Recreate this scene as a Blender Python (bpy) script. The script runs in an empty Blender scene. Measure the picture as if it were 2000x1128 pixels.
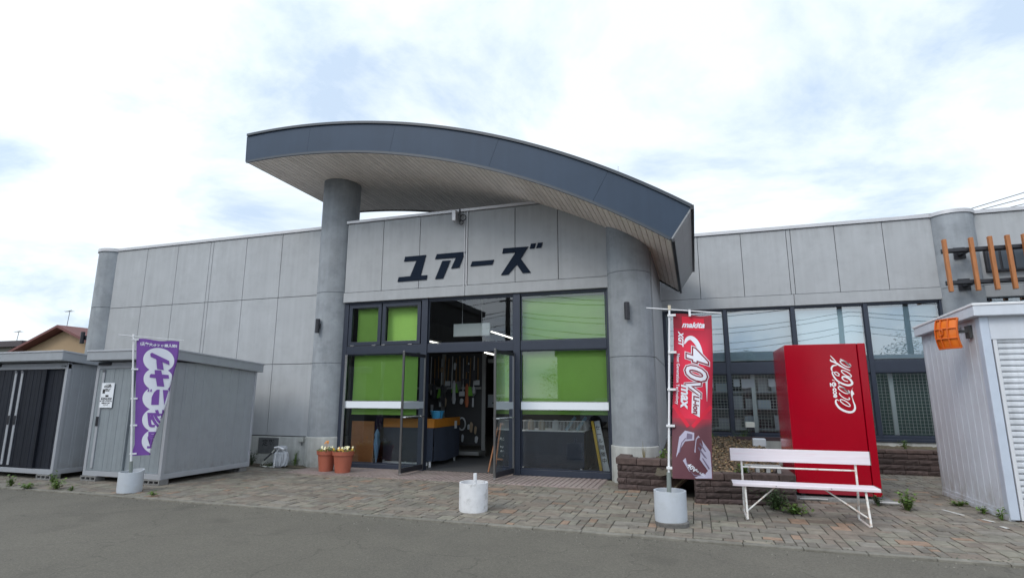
import bpy, bmesh, math, random
from mathutils import Vector, Matrix
random.seed(7)
scene = bpy.context.scene
# ------------------------------------------------------------------ camera, sky, sun, exposure
H = 1.6
hd, pt, rl = math.radians(-18.07), math.radians(10.93), math.radians(.08)
F = Vector((math.sin(hd)*math.cos(pt), math.cos(hd)*math.cos(pt), math.sin(pt)))
R0 = Vector((math.cos(hd), -math.sin(hd), 0)); U0 = R0.cross(F)
Rt = R0*math.cos(rl)+U0*math.sin(rl); Up = -R0*math.sin(rl)+U0*math.cos(rl)
cd = bpy.data.cameras.new('camera'); cam = bpy.data.objects.new('camera', cd)
scene.collection.objects.link(cam); scene.camera = cam
M = Matrix((Rt, Up, -F)).transposed().to_4x4(); M.translation = Vector((0, 0, H)); cam.matrix_world = M
cd.sensor_width = 36; cd.lens = 1081.6/2000*36; cd.clip_start = .05; cd.clip_end = 2000
scene.view_settings.view_transform = 'Standard'; scene.view_settings.look = 'None'
scene.view_settings.exposure = 0.0; scene.view_settings.gamma = 1
SUN_EL, SUN_AZ = math.radians(40), math.radians(207)      # azimuth clockwise from +Y
sd = Vector((math.sin(SUN_AZ)*math.cos(SUN_EL), math.cos(SUN_AZ)*math.cos(SUN_EL), math.sin(SUN_EL)))
sl = bpy.data.lights.new('sun', 'SUN'); sl.energy = 1.3; sl.angle = math.radians(22); sl.color = (1, .92, .80)
so = bpy.data.objects.new('sun', sl); scene.collection.objects.link(so)
so.rotation_euler = (-sd).to_track_quat('-Z', 'Y').to_euler()
w = bpy.data.worlds.new("World"); scene.world = w; w.use_nodes = True
nt = w.node_tree; N = nt.nodes; Lk = nt.links; N.clear()
def nn(t, **k):
    n = N.new(t)
    for a, b in k.items(): setattr(n, a, b)
    return n
def wmath(op, a, b=None, clamp=False):
    n = nn('ShaderNodeMath', operation=op); n.use_clamp = clamp
    for i, v in enumerate((a, b)):
        if v is None: continue
        if isinstance(v, (int, float)): n.inputs[i].default_value = v
        else: Lk.new(v, n.inputs[i])
    return n.outputs[0]
sky = nn('ShaderNodeTexSky', sky_type='NISHITA'); sky.sun_disc = False
sky.sun_elevation = SUN_EL; sky.sun_rotation = SUN_AZ
tc = nn('ShaderNodeTexCoord'); sep = nn('ShaderNodeSeparateXYZ'); Lk.new(tc.outputs['Generated'], sep.inputs[0])
zz = wmath('ADD', wmath('MAXIMUM', sep.outputs[2], 0.0), .22)
cmb = nn('ShaderNodeCombineXYZ')
Lk.new(wmath('DIVIDE', sep.outputs[0], zz), cmb.inputs[0]); Lk.new(wmath('DIVIDE', sep.outputs[1], zz), cmb.inputs[1])
n1 = nn('ShaderNodeTexNoise'); n1.inputs['Scale'].default_value = 1.5; n1.inputs['Detail'].default_value = 9; n1.inputs['Roughness'].default_value = .60; n1.inputs['Distortion'].default_value = .35
Lk.new(cmb.outputs[0], n1.inputs['Vector'])
cr = nn('ShaderNodeValToRGB'); Lk.new(n1.outputs[0], cr.inputs[0])
e = cr.color_ramp.elements; e[0].position = .37; e[0].color = (.62, .76, .94, 1); e[1].position = .53; e[1].color = (.98, 1.06, 1.14, 1)
m_ = cr.color_ramp.elements.new(.47); m_.color = (.85, .96, 1.07, 1)
# brighter towards the veiled sun
dt = nn('ShaderNodeVectorMath', operation='DOT_PRODUCT'); Lk.new(tc.outputs['Generated'], dt.inputs[0]); dt.inputs[1].default_value = sd
gl = wmath('ADD', wmath('MULTIPLY', wmath('POWER', wmath('MAXIMUM', dt.outputs['Value'], 0), 1.5), 8.0), 11.2)
sc_ = nn('ShaderNodeVectorMath', operation='SCALE'); Lk.new(cr.outputs[0], sc_.inputs[0]); Lk.new(gl, sc_.inputs['Scale'])
mx = nn('ShaderNodeMix', data_type='RGBA'); mx.inputs[0].default_value = .9
Lk.new(sky.outputs[0], mx.inputs[6]); Lk.new(sc_.outputs[0], mx.inputs[7])
bg = nn('ShaderNodeBackground'); bg.inputs[1].default_value = .1; Lk.new(mx.outputs[2], bg.inputs[0])
wo = nn('ShaderNodeOutputWorld'); Lk.new(bg.outputs[0], wo.inputs[0])

# ------------------------------------------------------------------ materials
def s2l(c):
    return tuple(((v/255)/12.92 if v/255 <= .04045 else ((v/255+.055)/1.055)**2.4) for v in c)
MATS = {}
def mat(name, rgb, rough=.6, metal=0, var=0, vscale=6, bump=0, bscale=60, streak=0, spec=.5, coord='pos', tint=False, stain=None, stainscale=1.2, stainamt=0, coat=0, emit=None, stretch=(1, 1, 1), splash=None):
    """rgb = linear albedo"""
    if name in MATS: return MATS[name]
    m = bpy.data.materials.new(name); m.use_nodes = True; t = m.node_tree; nd = t.nodes; lk = t.links
    b = nd['Principled BSDF']; b.inputs['Base Color'].default_value = (*rgb, 1)
    b.inputs['Roughness'].default_value = rough; b.inputs['Metallic'].default_value = metal
    b.inputs['Specular IOR Level'].default_value = spec
    if coat: b.inputs['Coat Weight'].default_value = coat; b.inputs['Coat Roughness'].default_value = .05
    if emit: b.inputs['Emission Color'].default_value = (*emit[0], 1); b.inputs['Emission Strength'].default_value = emit[1]
    if coord == 'pos': src = nd.new('ShaderNodeNewGeometry').outputs['Position']
    else: src = nd.new('ShaderNodeTexCoord').outputs['Object']
    mp = nd.new('ShaderNodeMapping'); lk.new(src, mp.inputs[0]); mp.inputs['Scale'].default_value = stretch
    col = None
    def mul(prev, fac_out, lo, hi):
        r = nd.new('ShaderNodeMapRange'); lk.new(fac_out, r.inputs[0]); r.inputs[1].default_value = .3; r.inputs[2].default_value = .7
        r.inputs[3].default_value = lo; r.inputs[4].default_value = hi
        v = nd.new('ShaderNodeVectorMath'); v.operation = 'SCALE'
        if prev is None: v.inputs[0].default_value = rgb
        else: lk.new(prev, v.inputs[0])
        lk.new(r.outputs[0], v.inputs['Scale']); return v.outputs[0]
    if var:
        n = nd.new('ShaderNodeTexNoise'); n.inputs['Scale'].default_value = vscale; n.inputs['Detail'].default_value = 8; n.inputs['Roughness'].default_value = .62
        lk.new(mp.outputs[0], n.inputs['Vector']); col = mul(col, n.outputs[0], 1-var, 1+var)
    if streak:
        m2 = nd.new('ShaderNodeMapping'); lk.new(src, m2.inputs[0]); m2.inputs['Scale'].default_value = (9, 9, .35)
        n = nd.new('ShaderNodeTexNoise'); n.inputs['Scale'].default_value = 1; n.inputs['Detail'].default_value = 5
        lk.new(m2.outputs[0], n.inputs['Vector']); col = mul(col, n.outputs[0], 1-streak, 1+streak*.7)
    if tint:
        a = nd.new('ShaderNodeAttribute'); a.attribute_name = 'tint'
        v = nd.new('ShaderNodeVectorMath'); v.operation = 'MULTIPLY'
        if col is None: v.inputs[0].default_value = rgb
        else: lk.new(col, v.inputs[0])
        lk.new(a.outputs['Color'], v.inputs[1]); col = v.outputs[0]
    if stain:
        n = nd.new('ShaderNodeTexNoise'); n.inputs['Scale'].default_value = stainscale; n.inputs['Detail'].default_value = 6; n.inputs['Roughness'].default_value = .65
        lk.new(mp.outputs[0], n.inputs['Vector'])
        r = nd.new('ShaderNodeMapRange'); lk.new(n.outputs[0], r.inputs[0]); r.inputs[1].default_value = .52; r.inputs[2].default_value = .72; r.inputs[3].default_value = 0; r.inputs[4].default_value = stainamt
        x = nd.new('ShaderNodeMix'); x.data_type = 'RGBA'; lk.new(r.outputs[0], x.inputs[0])
        if col is None: x.inputs[6].default_value = (*rgb, 1)
        else: lk.new(col, x.inputs[6])
        x.inputs[7].default_value = (*stain, 1); col = x.outputs[2]
    if splash:
        (za, zb), scol, amt, scl = splash
        sp_ = nd.new('ShaderNodeSeparateXYZ'); lk.new(src, sp_.inputs[0])
        mr_ = nd.new('ShaderNodeMapRange'); mr_.interpolation_type = 'SMOOTHSTEP'; lk.new(sp_.outputs[2], mr_.inputs[0]); mr_.inputs[1].default_value = zb; mr_.inputs[2].default_value = za; mr_.inputs[3].default_value = 0; mr_.inputs[4].default_value = 1
        if za > zb: mr_.inputs[1].default_value, mr_.inputs[2].default_value = zb, za
        else: mr_.inputs[1].default_value, mr_.inputs[2].default_value = za, zb; mr_.inputs[3].default_value, mr_.inputs[4].default_value = 1, 0
        m3 = nd.new('ShaderNodeMapping'); lk.new(src, m3.inputs[0]); m3.inputs['Scale'].default_value = scl
        n3 = nd.new('ShaderNodeTexNoise'); n3.inputs['Scale'].default_value = 1; n3.inputs['Detail'].default_value = 6; n3.inputs['Roughness'].default_value = .7; lk.new(m3.outputs[0], n3.inputs['Vector'])
        r3 = nd.new('ShaderNodeMapRange'); lk.new(n3.outputs[0], r3.inputs[0]); r3.inputs[1].default_value = .42; r3.inputs[2].default_value = .68; r3.inputs[3].default_value = 0; r3.inputs[4].default_value = amt
        mu_ = nd.new('ShaderNodeMath'); mu_.operation = 'MULTIPLY'; lk.new(mr_.outputs[0], mu_.inputs[0]); lk.new(r3.outputs[0], mu_.inputs[1])
        x3 = nd.new('ShaderNodeMix'); x3.data_type = 'RGBA'; lk.new(mu_.outputs[0], x3.inputs[0]); lk.new(col, x3.inputs[6]); x3.inputs[7].default_value = (*scol, 1); col = x3.outputs[2]
    if col is not None: lk.new(col, b.inputs['Base Color'])
    if bump:
        n = nd.new('ShaderNodeTexNoise'); n.inputs['Scale'].default_value = bscale; n.inputs['Detail'].default_value = 6
        lk.new(mp.outputs[0], n.inputs['Vector']); bp = nd.new('ShaderNodeBump'); bp.inputs['Strength'].default_value = bump; bp.inputs['Distance'].default_value = .01
        lk.new(n.outputs[0], bp.inputs['Height']); lk.new(bp.outputs[0], b.inputs['Normal'])
    MATS[name] = m; return m
def glass(name, refl=.12, tintc=(.85, .9, .9), ior=1.5):
    m = bpy.data.materials.new(name); m.use_nodes = True; t = m.node_tree; nd = t.nodes; lk = t.links; nd.clear()
    o = nd.new('ShaderNodeOutputMaterial'); tr = nd.new('ShaderNodeBsdfTransparent'); tr.inputs[0].default_value = (*tintc, 1)
    g = nd.new('ShaderNodeBsdfGlossy'); g.inputs['Roughness'].default_value = .003; g.inputs[0].default_value = (.95, .98, 1, 1)
    n = nd.new('ShaderNodeTexNoise'); n.inputs['Scale'].default_value = .9; n.inputs['Detail'].default_value = 1
    gp = nd.new('ShaderNodeNewGeometry'); lk.new(gp.outputs['Position'], n.inputs['Vector'])
    bp = nd.new('ShaderNodeBump'); bp.inputs['Strength'].default_value = .05; bp.inputs['Distance'].default_value = .01; lk.new(n.outputs[0], bp.inputs['Height']); lk.new(bp.outputs[0], g.inputs['Normal'])
    fr = nd.new('ShaderNodeFresnel'); fr.inputs[0].default_value = ior
    a = nd.new('ShaderNodeMath'); a.operation = 'MULTIPLY_ADD'; lk.new(fr.outputs[0], a.inputs[0]); a.inputs[1].default_value = 1.0; a.inputs[2].default_value = refl-.04; a.use_clamp = True
    x = nd.new('ShaderNodeMixShader'); lk.new(a.outputs[0], x.inputs[0]); lk.new(tr.outputs[0], x.inputs[1]); lk.new(g.outputs[0], x.inputs[2]); lk.new(x.outputs[0], o.inputs[0])
    MATS[name] = m; return m
conc = mat('wall_concrete', (.37, .385, .405), .85, var=.08, vscale=3.2, bump=.25, bscale=45, streak=.055, stain=(.24, .25, .265), stainscale=1.6, stainamt=.22, splash=((5.66, 5.2), (.22, .225, .225), .35, (7, 7, .6)))
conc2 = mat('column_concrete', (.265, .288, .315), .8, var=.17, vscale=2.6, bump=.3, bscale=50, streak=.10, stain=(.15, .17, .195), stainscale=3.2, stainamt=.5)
plin = mat('plinth_concrete', (.42, .43, .42), .9, var=.12, vscale=5, bump=.3, bscale=40, streak=.18, stain=(.22, .22, .2), stainscale=2.5, stainamt=.5, splash=((.0, .4), (.14, .145, .11), .8, (5, 5, 3)))
joint = mat('joint_dark', (.06, .065, .07), .9)
coping = mat('coping_metal', (.48, .48, .50), .4, metal=.35, var=.06, vscale=3)
fascia = mat('fascia_metal', (.034, .054, .088), .5, spec=.25, metal=.1, var=.07, vscale=1.2, streak=.05)
fasciad = mat('fascia_edge', (.035, .045, .06), .4, metal=.2)
soffit = mat('soffit_board', (.84, .76, .69), .55, var=.08, vscale=4, tint=True)
soffd = mat('soffit_gap', (.14, .12, .11), .8)
frame = mat('frame_navy', (.026, .034, .055), .42, metal=.15, var=.08, vscale=5)
dark = mat('black_metal', (.018, .019, .026), .45)
lett = mat('lettering_navy', (.010, .017, .032), .8, spec=.1)
pane = glass('window_glass', .08, (.86, .89, .89)); paneL = glass('window_glass_low', .07, (.84, .88, .88)); paneR = glass('window_glass_coated', .24, (.74, .82, .83)); dglass = glass('door_glass', .06, (.84, .9, .89), 1.12)
steel = mat('brushed_steel', (.55, .55, .56), .25, metal=.9)
white = mat('white_paint', (.72, .73, .76), .5, var=.05, vscale=9)
dirtyw = mat('worn_white', (.70, .71, .74), .6, var=.08, vscale=8, stain=(.22, .21, .2), stainscale=7, stainamt=.75)
cleanw = mat('white_plastic', (.50, .54, .60), .35, var=.05, vscale=5, stain=(.4, .42, .42), stainscale=6, stainamt=.4)
blind = mat('green_blind', (.38, .66, .14), .8, var=.06, vscale=1.5)
blindw = mat('pale_blind', (.58, .68, .76), .8, var=.03, vscale=1)
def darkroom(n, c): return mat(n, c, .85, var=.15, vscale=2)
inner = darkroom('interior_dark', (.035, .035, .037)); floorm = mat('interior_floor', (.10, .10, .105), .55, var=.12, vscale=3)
tube = mat('tube_lamp', (.8, .8, .8), .5, emit=((1, .97, .86), 3.0))
shed_s = mat('shed_silver', (.34, .365, .40), .4, metal=.1, var=.05, vscale=4, streak=.03, coord='pos', splash=((.1, .5), (.20, .19, .17), .6, (6, 6, 3)))
shed_l = mat('shed_trim', (.40, .42, .46), .35, metal=.15, var=.04, vscale=5)
shed_d = mat('shed_navy', (.016, .019, .028), .5, spec=.3, metal=0, var=.12, vscale=5, streak=.2)
shed_g = mat('shed_door_grey', (.265, .30, .33), .4, metal=.1, var=.06, vscale=5, streak=.07)
shed_w = mat('garage_panel', (.58, .62, .69), .45, metal=0, var=.05, vscale=2, streak=.05, stain=(.42, .42, .45), stainscale=1.5, stainamt=.35, splash=((.05, .6), (.27, .25, .22), .75, (6, 6, 3)))
shut = mat('shutter_slat', (.62, .65, .70), .4, metal=.1, var=.08, vscale=5, streak=.15)
block = mat('concrete_block', (.20, .20, .20), .95, var=.2, vscale=20, bump=.5, bscale=80)
red = mat('vending_red', (.33, .0008, .012), .12, spec=.22, coat=.0, var=.05, vscale=1.2, stain=(.26, .002, .012), stainscale=2, stainamt=.6)
redd = mat('vending_side', (.42, .004, .022), .12, spec=.5, coat=.0, var=.08, vscale=2)
terra = mat('terracotta_plastic', (.36, .105, .065), .5, var=.07, vscale=10)
brown = mat('brown_board', (.36, .15, .05), .5, var=.12, vscale=4)
orange = mat('orange_trim', (.50, .19, .02), .5, var=.06, vscale=4)
ornm = mat('mirror_orange', (.72, .17, .015), .35, var=.06, vscale=8)
navyc = mat('navy_cloth', (.035, .046, .075), .9, var=.12, vscale=3, bump=.3, bscale=12)
blackc = mat('black_cloth', (.007, .008, .012), .9)
wood = mat('oak_slat', (.36, .135, .042), .5, var=.18, vscale=9, stretch=(3, 3, .5))
benchw = mat('bench_paint', (.74, .69, .74), .45, var=.05, vscale=5, stain=(.70, .52, .57), stainscale=9, stainamt=.6, stretch=(.35, 3, 6))
benchs = mat('bench_steel', (.75, .74, .72), .4, var=.05, vscale=9, stain=(.42, .18, .05), stainscale=15, stainamt=.95)
brickm = mat('planter_stone', (.068, .050, .048), .9, var=.3, vscale=14, bump=1.0, bscale=26, tint=True)
soilm = mat('garden_soil', (.085, .07, .05), 1, var=.35, vscale=18, bump=1, bscale=40, stain=(.16, .15, .08), stainscale=3, stainamt=.6)
leafm = mat('leaf_green', (.085, .15, .025), .6, tint=True); leafd = mat('leaf_dark', (.035, .065, .02), .65, tint=True)
mulchm = mat('dry_leaf', (.24, .165, .10), .9, tint=True)
pavm = mat('paving_stone', (.198, .182, .158), .85, var=.24, vscale=9, bump=.6, bscale=38, tint=True, stain=(.09, .08, .065), stainscale=1.3, stainamt=.55)
pavg = mat('paving_joint', (.075, .07, .055), 1, var=.3, vscale=12)
asph = mat('asphalt', (.120, .111, .092), .92, var=.10, vscale=.9, stain=(.085, .08, .07), stainscale=.5, stainamt=.5, bump=.8, bscale=120)
purple = mat('flag_purple', (.185, .072, .345), .8, var=.05, vscale=4); flagw = mat('flag_white', (.70, .72, .80), .8)
flagr = mat('flag_red', (1, 1, 1), .75, tint=True); maroon = mat('print_maroon', (.20, .012, .03), .8)
lilac = mat('print_lilac', (.42, .40, .52), .8); pgrey = mat('print_shadow', (.16, .13, .2), .8); pred = mat('print_red', (.62, .015, .045), .8)
ink = mat('ink_black', (.03, .03, .035), .8); paper = mat('white_paper', (.72, .76, .82), .8)

# asphalt speckle
_m = asph; t = _m.node_tree; _b = t.nodes['Principled BSDF']; _l = _b.inputs['Base Color'].links[0].from_socket
_n = t.nodes.new('ShaderNodeTexNoise'); _n.inputs['Scale'].default_value = 55; _n.inputs['Detail'].default_value = 4; _n.inputs['Roughness'].default_value = .8
_g = t.nodes.new('ShaderNodeNewGeometry'); t.links.new(_g.outputs['Position'], _n.inputs['Vector'])
_r = t.nodes.new('ShaderNodeMapRange'); _r.inputs[1].default_value = .3; _r.inputs[2].default_value = .7; _r.inputs[3].default_value = .66; _r.inputs[4].default_value = 1.36; t.links.new(_n.outputs[0], _r.inputs[0])
_v = t.nodes.new('ShaderNodeVectorMath'); _v.operation = 'SCALE'; t.links.new(_l, _v.inputs[0]); t.links.new(_r.outputs[0], _v.inputs['Scale']); t.links.new(_v.outputs[0], _b.inputs['Base Color'])

_c = t.nodes.new('ShaderNodeTexVoronoi'); _c.feature = 'DISTANCE_TO_EDGE'; _c.inputs['Scale'].default_value = .42
_nd = t.nodes.new('ShaderNodeTexNoise'); _nd.inputs['Scale'].default_value = 2.2; _nd.inputs['Detail'].default_value = 6; t.links.new(_g.outputs['Position'], _nd.inputs['Vector'])
_va = t.nodes.new('ShaderNodeVectorMath'); _va.operation = 'MULTIPLY_ADD'; t.links.new(_nd.outputs['Color'], _va.inputs[0]); _va.inputs[1].default_value = (.9, .9, 0); t.links.new(_g.outputs['Position'], _va.inputs[2]); t.links.new(_va.outputs[0], _c.inputs['Vector'])
_cr = t.nodes.new('ShaderNodeMapRange'); t.links.new(_c.outputs['Distance'], _cr.inputs[0]); _cr.inputs[1].default_value = .0; _cr.inputs[2].default_value = .007; _cr.inputs[3].default_value = .74; _cr.inputs[4].default_value = 1
_os = t.nodes.new('ShaderNodeTexNoise'); _os.inputs['Scale'].default_value = 1.1; _os.inputs['Detail'].default_value = 3; t.links.new(_g.outputs['Position'], _os.inputs['Vector'])
_or = t.nodes.new('ShaderNodeMapRange'); t.links.new(_os.outputs[0], _or.inputs[0]); _or.inputs[1].default_value = .62; _or.inputs[2].default_value = .72; _or.inputs[3].default_value = 1; _or.inputs[4].default_value = .80
_mm = t.nodes.new('ShaderNodeMath'); _mm.operation = 'MULTIPLY'; t.links.new(_cr.outputs[0], _mm.inputs[0]); t.links.new(_or.outputs[0], _mm.inputs[1])
_v2 = t.nodes.new('ShaderNodeVectorMath'); _v2.operation = 'SCALE'; t.links.new(_v.outputs[0], _v2.inputs[0]); t.links.new(_mm.outputs[0], _v2.inputs['Scale']); t.links.new(_v2.outputs[0], _b.inputs['Base Color'])
# ------------------------------------------------------------------ mesh helpers
class MB:
    def __init__(s): s.v = []; s.f = []; s.t = []; s.ct = (1, 1, 1)
    def add(s, vs, fs):
        o = len(s.v); s.v += [tuple(v) for v in vs]; s.f += [tuple(i+o for i in f) for f in fs]; s.t += [s.ct]*len(fs); return s
    def box(s, x0, x1, y0, y1, z0, z1, mtx=None):
        vs = [Vector((x, y, z)) for x in (x0, x1) for y in (y0, y1) for z in (z0, z1)]
        if mtx: vs = [mtx @ v for v in vs]
        return s.add(vs, [(0, 1, 3, 2), (4, 6, 7, 5), (0, 4, 5, 1), (2, 3, 7, 6), (0, 2, 6, 4), (1, 5, 7, 3)])
    def bar(s, a, b, wx, wy, up=(0, 0, 1)):
        a, b = Vector(a), Vector(b); d = (b-a); L = d.length; d.normalize(); u = Vector(up)
        if abs(d.dot(u)) > .98: u = Vector((0, 1, 0))
        x = d.cross(u).normalized(); y = x.cross(d)
        vs = [p+x*i*wx/2+y*j*wy/2 for p in (a, b) for i, j in ((-1, -1), (1, -1), (1, 1), (-1, 1))]
        return s.add(vs, [(3, 2, 1, 0), (4, 5, 6, 7), (0, 1, 5, 4), (1, 2, 6, 5), (2, 3, 7, 6), (3, 0, 4, 7)])
    def tube(s, pts, r, n=8, cap=True):
        pts = [Vector(p) for p in pts]; rings = []
        for i, p in enumerate(pts):
            d = (pts[min(i+1, len(pts)-1)]-pts[max(i-1, 0)]).normalized(); u = Vector((0, 0, 1)) if abs(d.z) < .95 else Vector((0, 1, 0))
            x = d.cross(u).normalized(); y = x.cross(d); rr = r[i] if isinstance(r, (list, tuple)) else r
            rings.append([p+(x*math.cos(2*math.pi*k/n)+y*math.sin(2*math.pi*k/n))*rr for k in range(n)])
        vs = [v for rg in rings for v in rg]; fs = []
        for i in range(len(pts)-1):
            for k in range(n): fs.append((i*n+k, i*n+(k+1) % n, (i+1)*n+(k+1) % n, (i+1)*n+k))
        if cap: fs += [tuple(range(n))[::-1], tuple(range((len(pts)-1)*n, len(pts)*n))]
        return s.add(vs, fs)
    def lathe(s, prof, c=(0, 0, 0), n=48, sx=1, sy=1, jit=None):
        vs = []
        for (r, z) in prof:
            for k in range(n):
                a = 2*math.pi*k/n; q = 1+(jit(k, z) if jit else 0); vs.append((c[0]+math.cos(a)*r*sx*q, c[1]+math.sin(a)*r*sy*q, c[2]+z))
        fs = [(i*n+k, i*n+(k+1) % n, (i+1)*n+(k+1) % n, (i+1)*n+k) for i in range(len(prof)-1) for k in range(n)]
        if prof[0][0] > 1e-4: fs.append(tuple(range(n))[::-1])
        if prof[-1][0] > 1e-4: fs.append(tuple(range((len(prof)-1)*n, len(prof)*n)))
        return s.add(vs, fs)
    def poly(s, pts, fn, th=0):
        """2-D polygon pts mapped by fn(x, y, depth)"""
        bm = bmesh.new(); vv = [bm.verts.new((p[0], p[1], 0)) for p in pts]
        try: bm.faces.new(vv)
        except Exception: return s
        bmesh.ops.triangulate(bm, faces=bm.faces[:]); bm.verts.index_update()
        P = [(v.co.x, v.co.y) for v in bm.verts]; Fs = [tuple(v.index for v in f.verts) for f in bm.faces]; bm.free()
        s.add([fn(x, y, 0) for x, y in P], Fs)
        if th:
            s.add([fn(x, y, th) for x, y in P], [f[::-1] for f in Fs]); n = len(P)
            a = [fn(x, y, 0) for x, y in P]; b = [fn(x, y, th) for x, y in P]
            s.add(a+b, [(i, (i+1) % n, n+(i+1) % n, n+i) for i in range(n)])
        return s
    def quad(s, a, b, c, d): return s.add([a, b, c, d], [(0, 1, 2, 3)])
    def build(s, name, m, parent=None, bev=0, smooth=False, solid=0):
        off = Vector((0, 0, 0)); p = parent
        while p is not None: off += p.location; p = p.parent
        me = bpy.data.meshes.new(name); me.from_pydata([Vector(v)-off for v in s.v], [], s.f)
        me.update(); bm = bmesh.new(); bm.from_mesh(me)
        if not solid: bmesh.ops.recalc_face_normals(bm, faces=bm.faces[:])
        bm.to_mesh(me); bm.free()
        at = me.attributes.new('tint', 'FLOAT_COLOR', 'FACE')
        at.data.foreach_set('color', [c for t in s.t for c in (*t, 1)])
        me.materials.append(m); o = bpy.data.objects.new(name, me); scene.collection.objects.link(o)
        if parent: o.parent = parent
        if smooth:
            me.shade_smooth() if hasattr(me, 'shade_smooth') else None
            try: me.set_sharp_from_angle(angle=math.radians(35))
            except Exception: pass
        if bev:
            b = o.modifiers.new('bevel', 'BEVEL'); b.width = bev; b.segments = 2; b.limit_method = 'ANGLE'; b.angle_limit = math.radians(40)
        return o
def thing(name, label, cat, loc, group=None):
    o = bpy.data.objects.new(name, None); scene.collection.objects.link(o); o.location = loc; o.empty_display_size = .1
    return tag(o, label, cat, group)
def tag(o, label, cat, group=None, kind=None):
    if label: o['label'] = label
    if cat: o['category'] = cat
    if group: o['group'] = group
    if kind: o['kind'] = kind
    return o
def recenter(o, p):
    """put a lone mesh's origin at point p"""
    p = Vector(p); o.data.transform(Matrix.Translation(-p)); o.location = p; return o
def copytree(o, loc, parent=None, label=None, group=None):
    c = o.copy(); scene.collection.objects.link(c); c.parent = parent
    if parent is None: c.location = loc
    if label: c['label'] = label
    if group: c['group'] = group
    for ch in list(o.children): copytree(ch, None, c)
    return c
def text_mesh(txt, size=1, offset=0, shear=0, align='CENTER', spacing=1):
    cu = bpy.data.curves.new('t', 'FONT'); cu.body = txt; cu.size = size; cu.offset = offset; cu.shear = shear; cu.align_x = align; cu.align_y = 'CENTER'
    cu.space_character = spacing; cu.resolution_u = 3
    o = bpy.data.objects.new('t', cu); scene.collection.objects.link(o); bpy.context.view_layer.update()
    me = bpy.data.meshes.new_from_object(o.evaluated_get(bpy.context.evaluated_depsgraph_get()))
    P = [(v.co.x, v.co.y) for v in me.vertices]; Fs = [tuple(p.vertices) for p in me.polygons]
    bpy.data.objects.remove(o); bpy.data.curves.remove(cu); bpy.data.meshes.remove(me); return P, Fs
def put_text(mb, txt, fn, grid=None, **k):
    P, Fs = text_mesh(txt, **k)
    if not P: return
    if grid:
        bm = bmesh.new(); vv = [bm.verts.new((x, y, 0)) for x, y in P]
        for f in Fs:
            try: bm.faces.new([vv[i] for i in f])
            except Exception: pass
        xs = [p[0] for p in P]; ys = [p[1] for p in P]
        for ax, lo, hi in ((0, min(xs), max(xs)), (1, min(ys), max(ys))):
            c = lo+grid
            while c < hi:
                co = [0, 0, 0]; no = [0, 0, 0]; co[ax] = c; no[ax] = 1
                bmesh.ops.bisect_plane(bm, geom=bm.verts[:]+bm.edges[:]+bm.faces[:], plane_co=co, plane_no=no); c += grid
        bm.verts.index_update(); P = [(v.co.x, v.co.y) for v in bm.verts]; Fs = [tuple(v.index for v in f.verts) for f in bm.faces]; bm.free()
    mb.add([fn(x, y) for x, y in P], Fs)
def stroke(mb, pts, wds, fn):
    """flat 2-D ribbon of varying width"""
    n = len(pts); L = []; Rr = []
    for i, p in enumerate(pts):
        a = pts[max(i-1, 0)]; b = pts[min(i+1, n-1)]; dx, dy = b[0]-a[0], b[1]-a[1]; l = math.hypot(dx, dy) or 1
        q = wds[i] if isinstance(wds, (list, tuple)) else wds; nx, ny = -dy/l*q/2, dx/l*q/2
        L.append(fn(p[0]+nx, p[1]+ny)); Rr.append(fn(p[0]-nx, p[1]-ny))
    mb.add(L+Rr, [(i, i+1, n+i+1, n+i) for i in range(n-1)])

# ------------------------------------------------------------------ ground
def ground_sheet(name, x0, x1, y0, y1, z, m, nx=1, ny=1, bumpf=None):
    b = MB(); vs = []
    for j in range(ny+1):
        for i in range(nx+1):
            x = x0+(x1-x0)*i/nx; y = y0+(y1-y0)*j/ny; vs.append((x, y, z+(bumpf(x, y) if bumpf else 0)))
    b.add(vs, [(j*(nx+1)+i, j*(nx+1)+i+1, (j+1)*(nx+1)+i+1, (j+1)*(nx+1)+i) for j in range(ny) for i in range(nx)])
    o = b.build(name, m); tag(o, None, None, kind='structure'); return o
ground_sheet('asphalt_ground', -400, 400, -400, 400, -.012, asph)
ground_sheet('paving_bed', -30, 14, 7.06, 15.2, .001, pavg)
kb = MB()
x = -20.0
while x < 12:
    l = .6; kb.ct = (random.uniform(.85, 1.1),)*3
    kb.box(x+.004, x+l-.004, 6.955+random.uniform(-.003, .003), 7.06, -.03, .010+random.uniform(-.002, .003)); x += l
kerbm = mat('kerb_concrete', (.19, .18, .155), .9, var=.25, vscale=10, tint=True, stain=(.09, .08, .06), stainscale=2, stainamt=.6)
tag(kb.build('kerb', kerbm, bev=.004), None, None, kind='structure')
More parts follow.
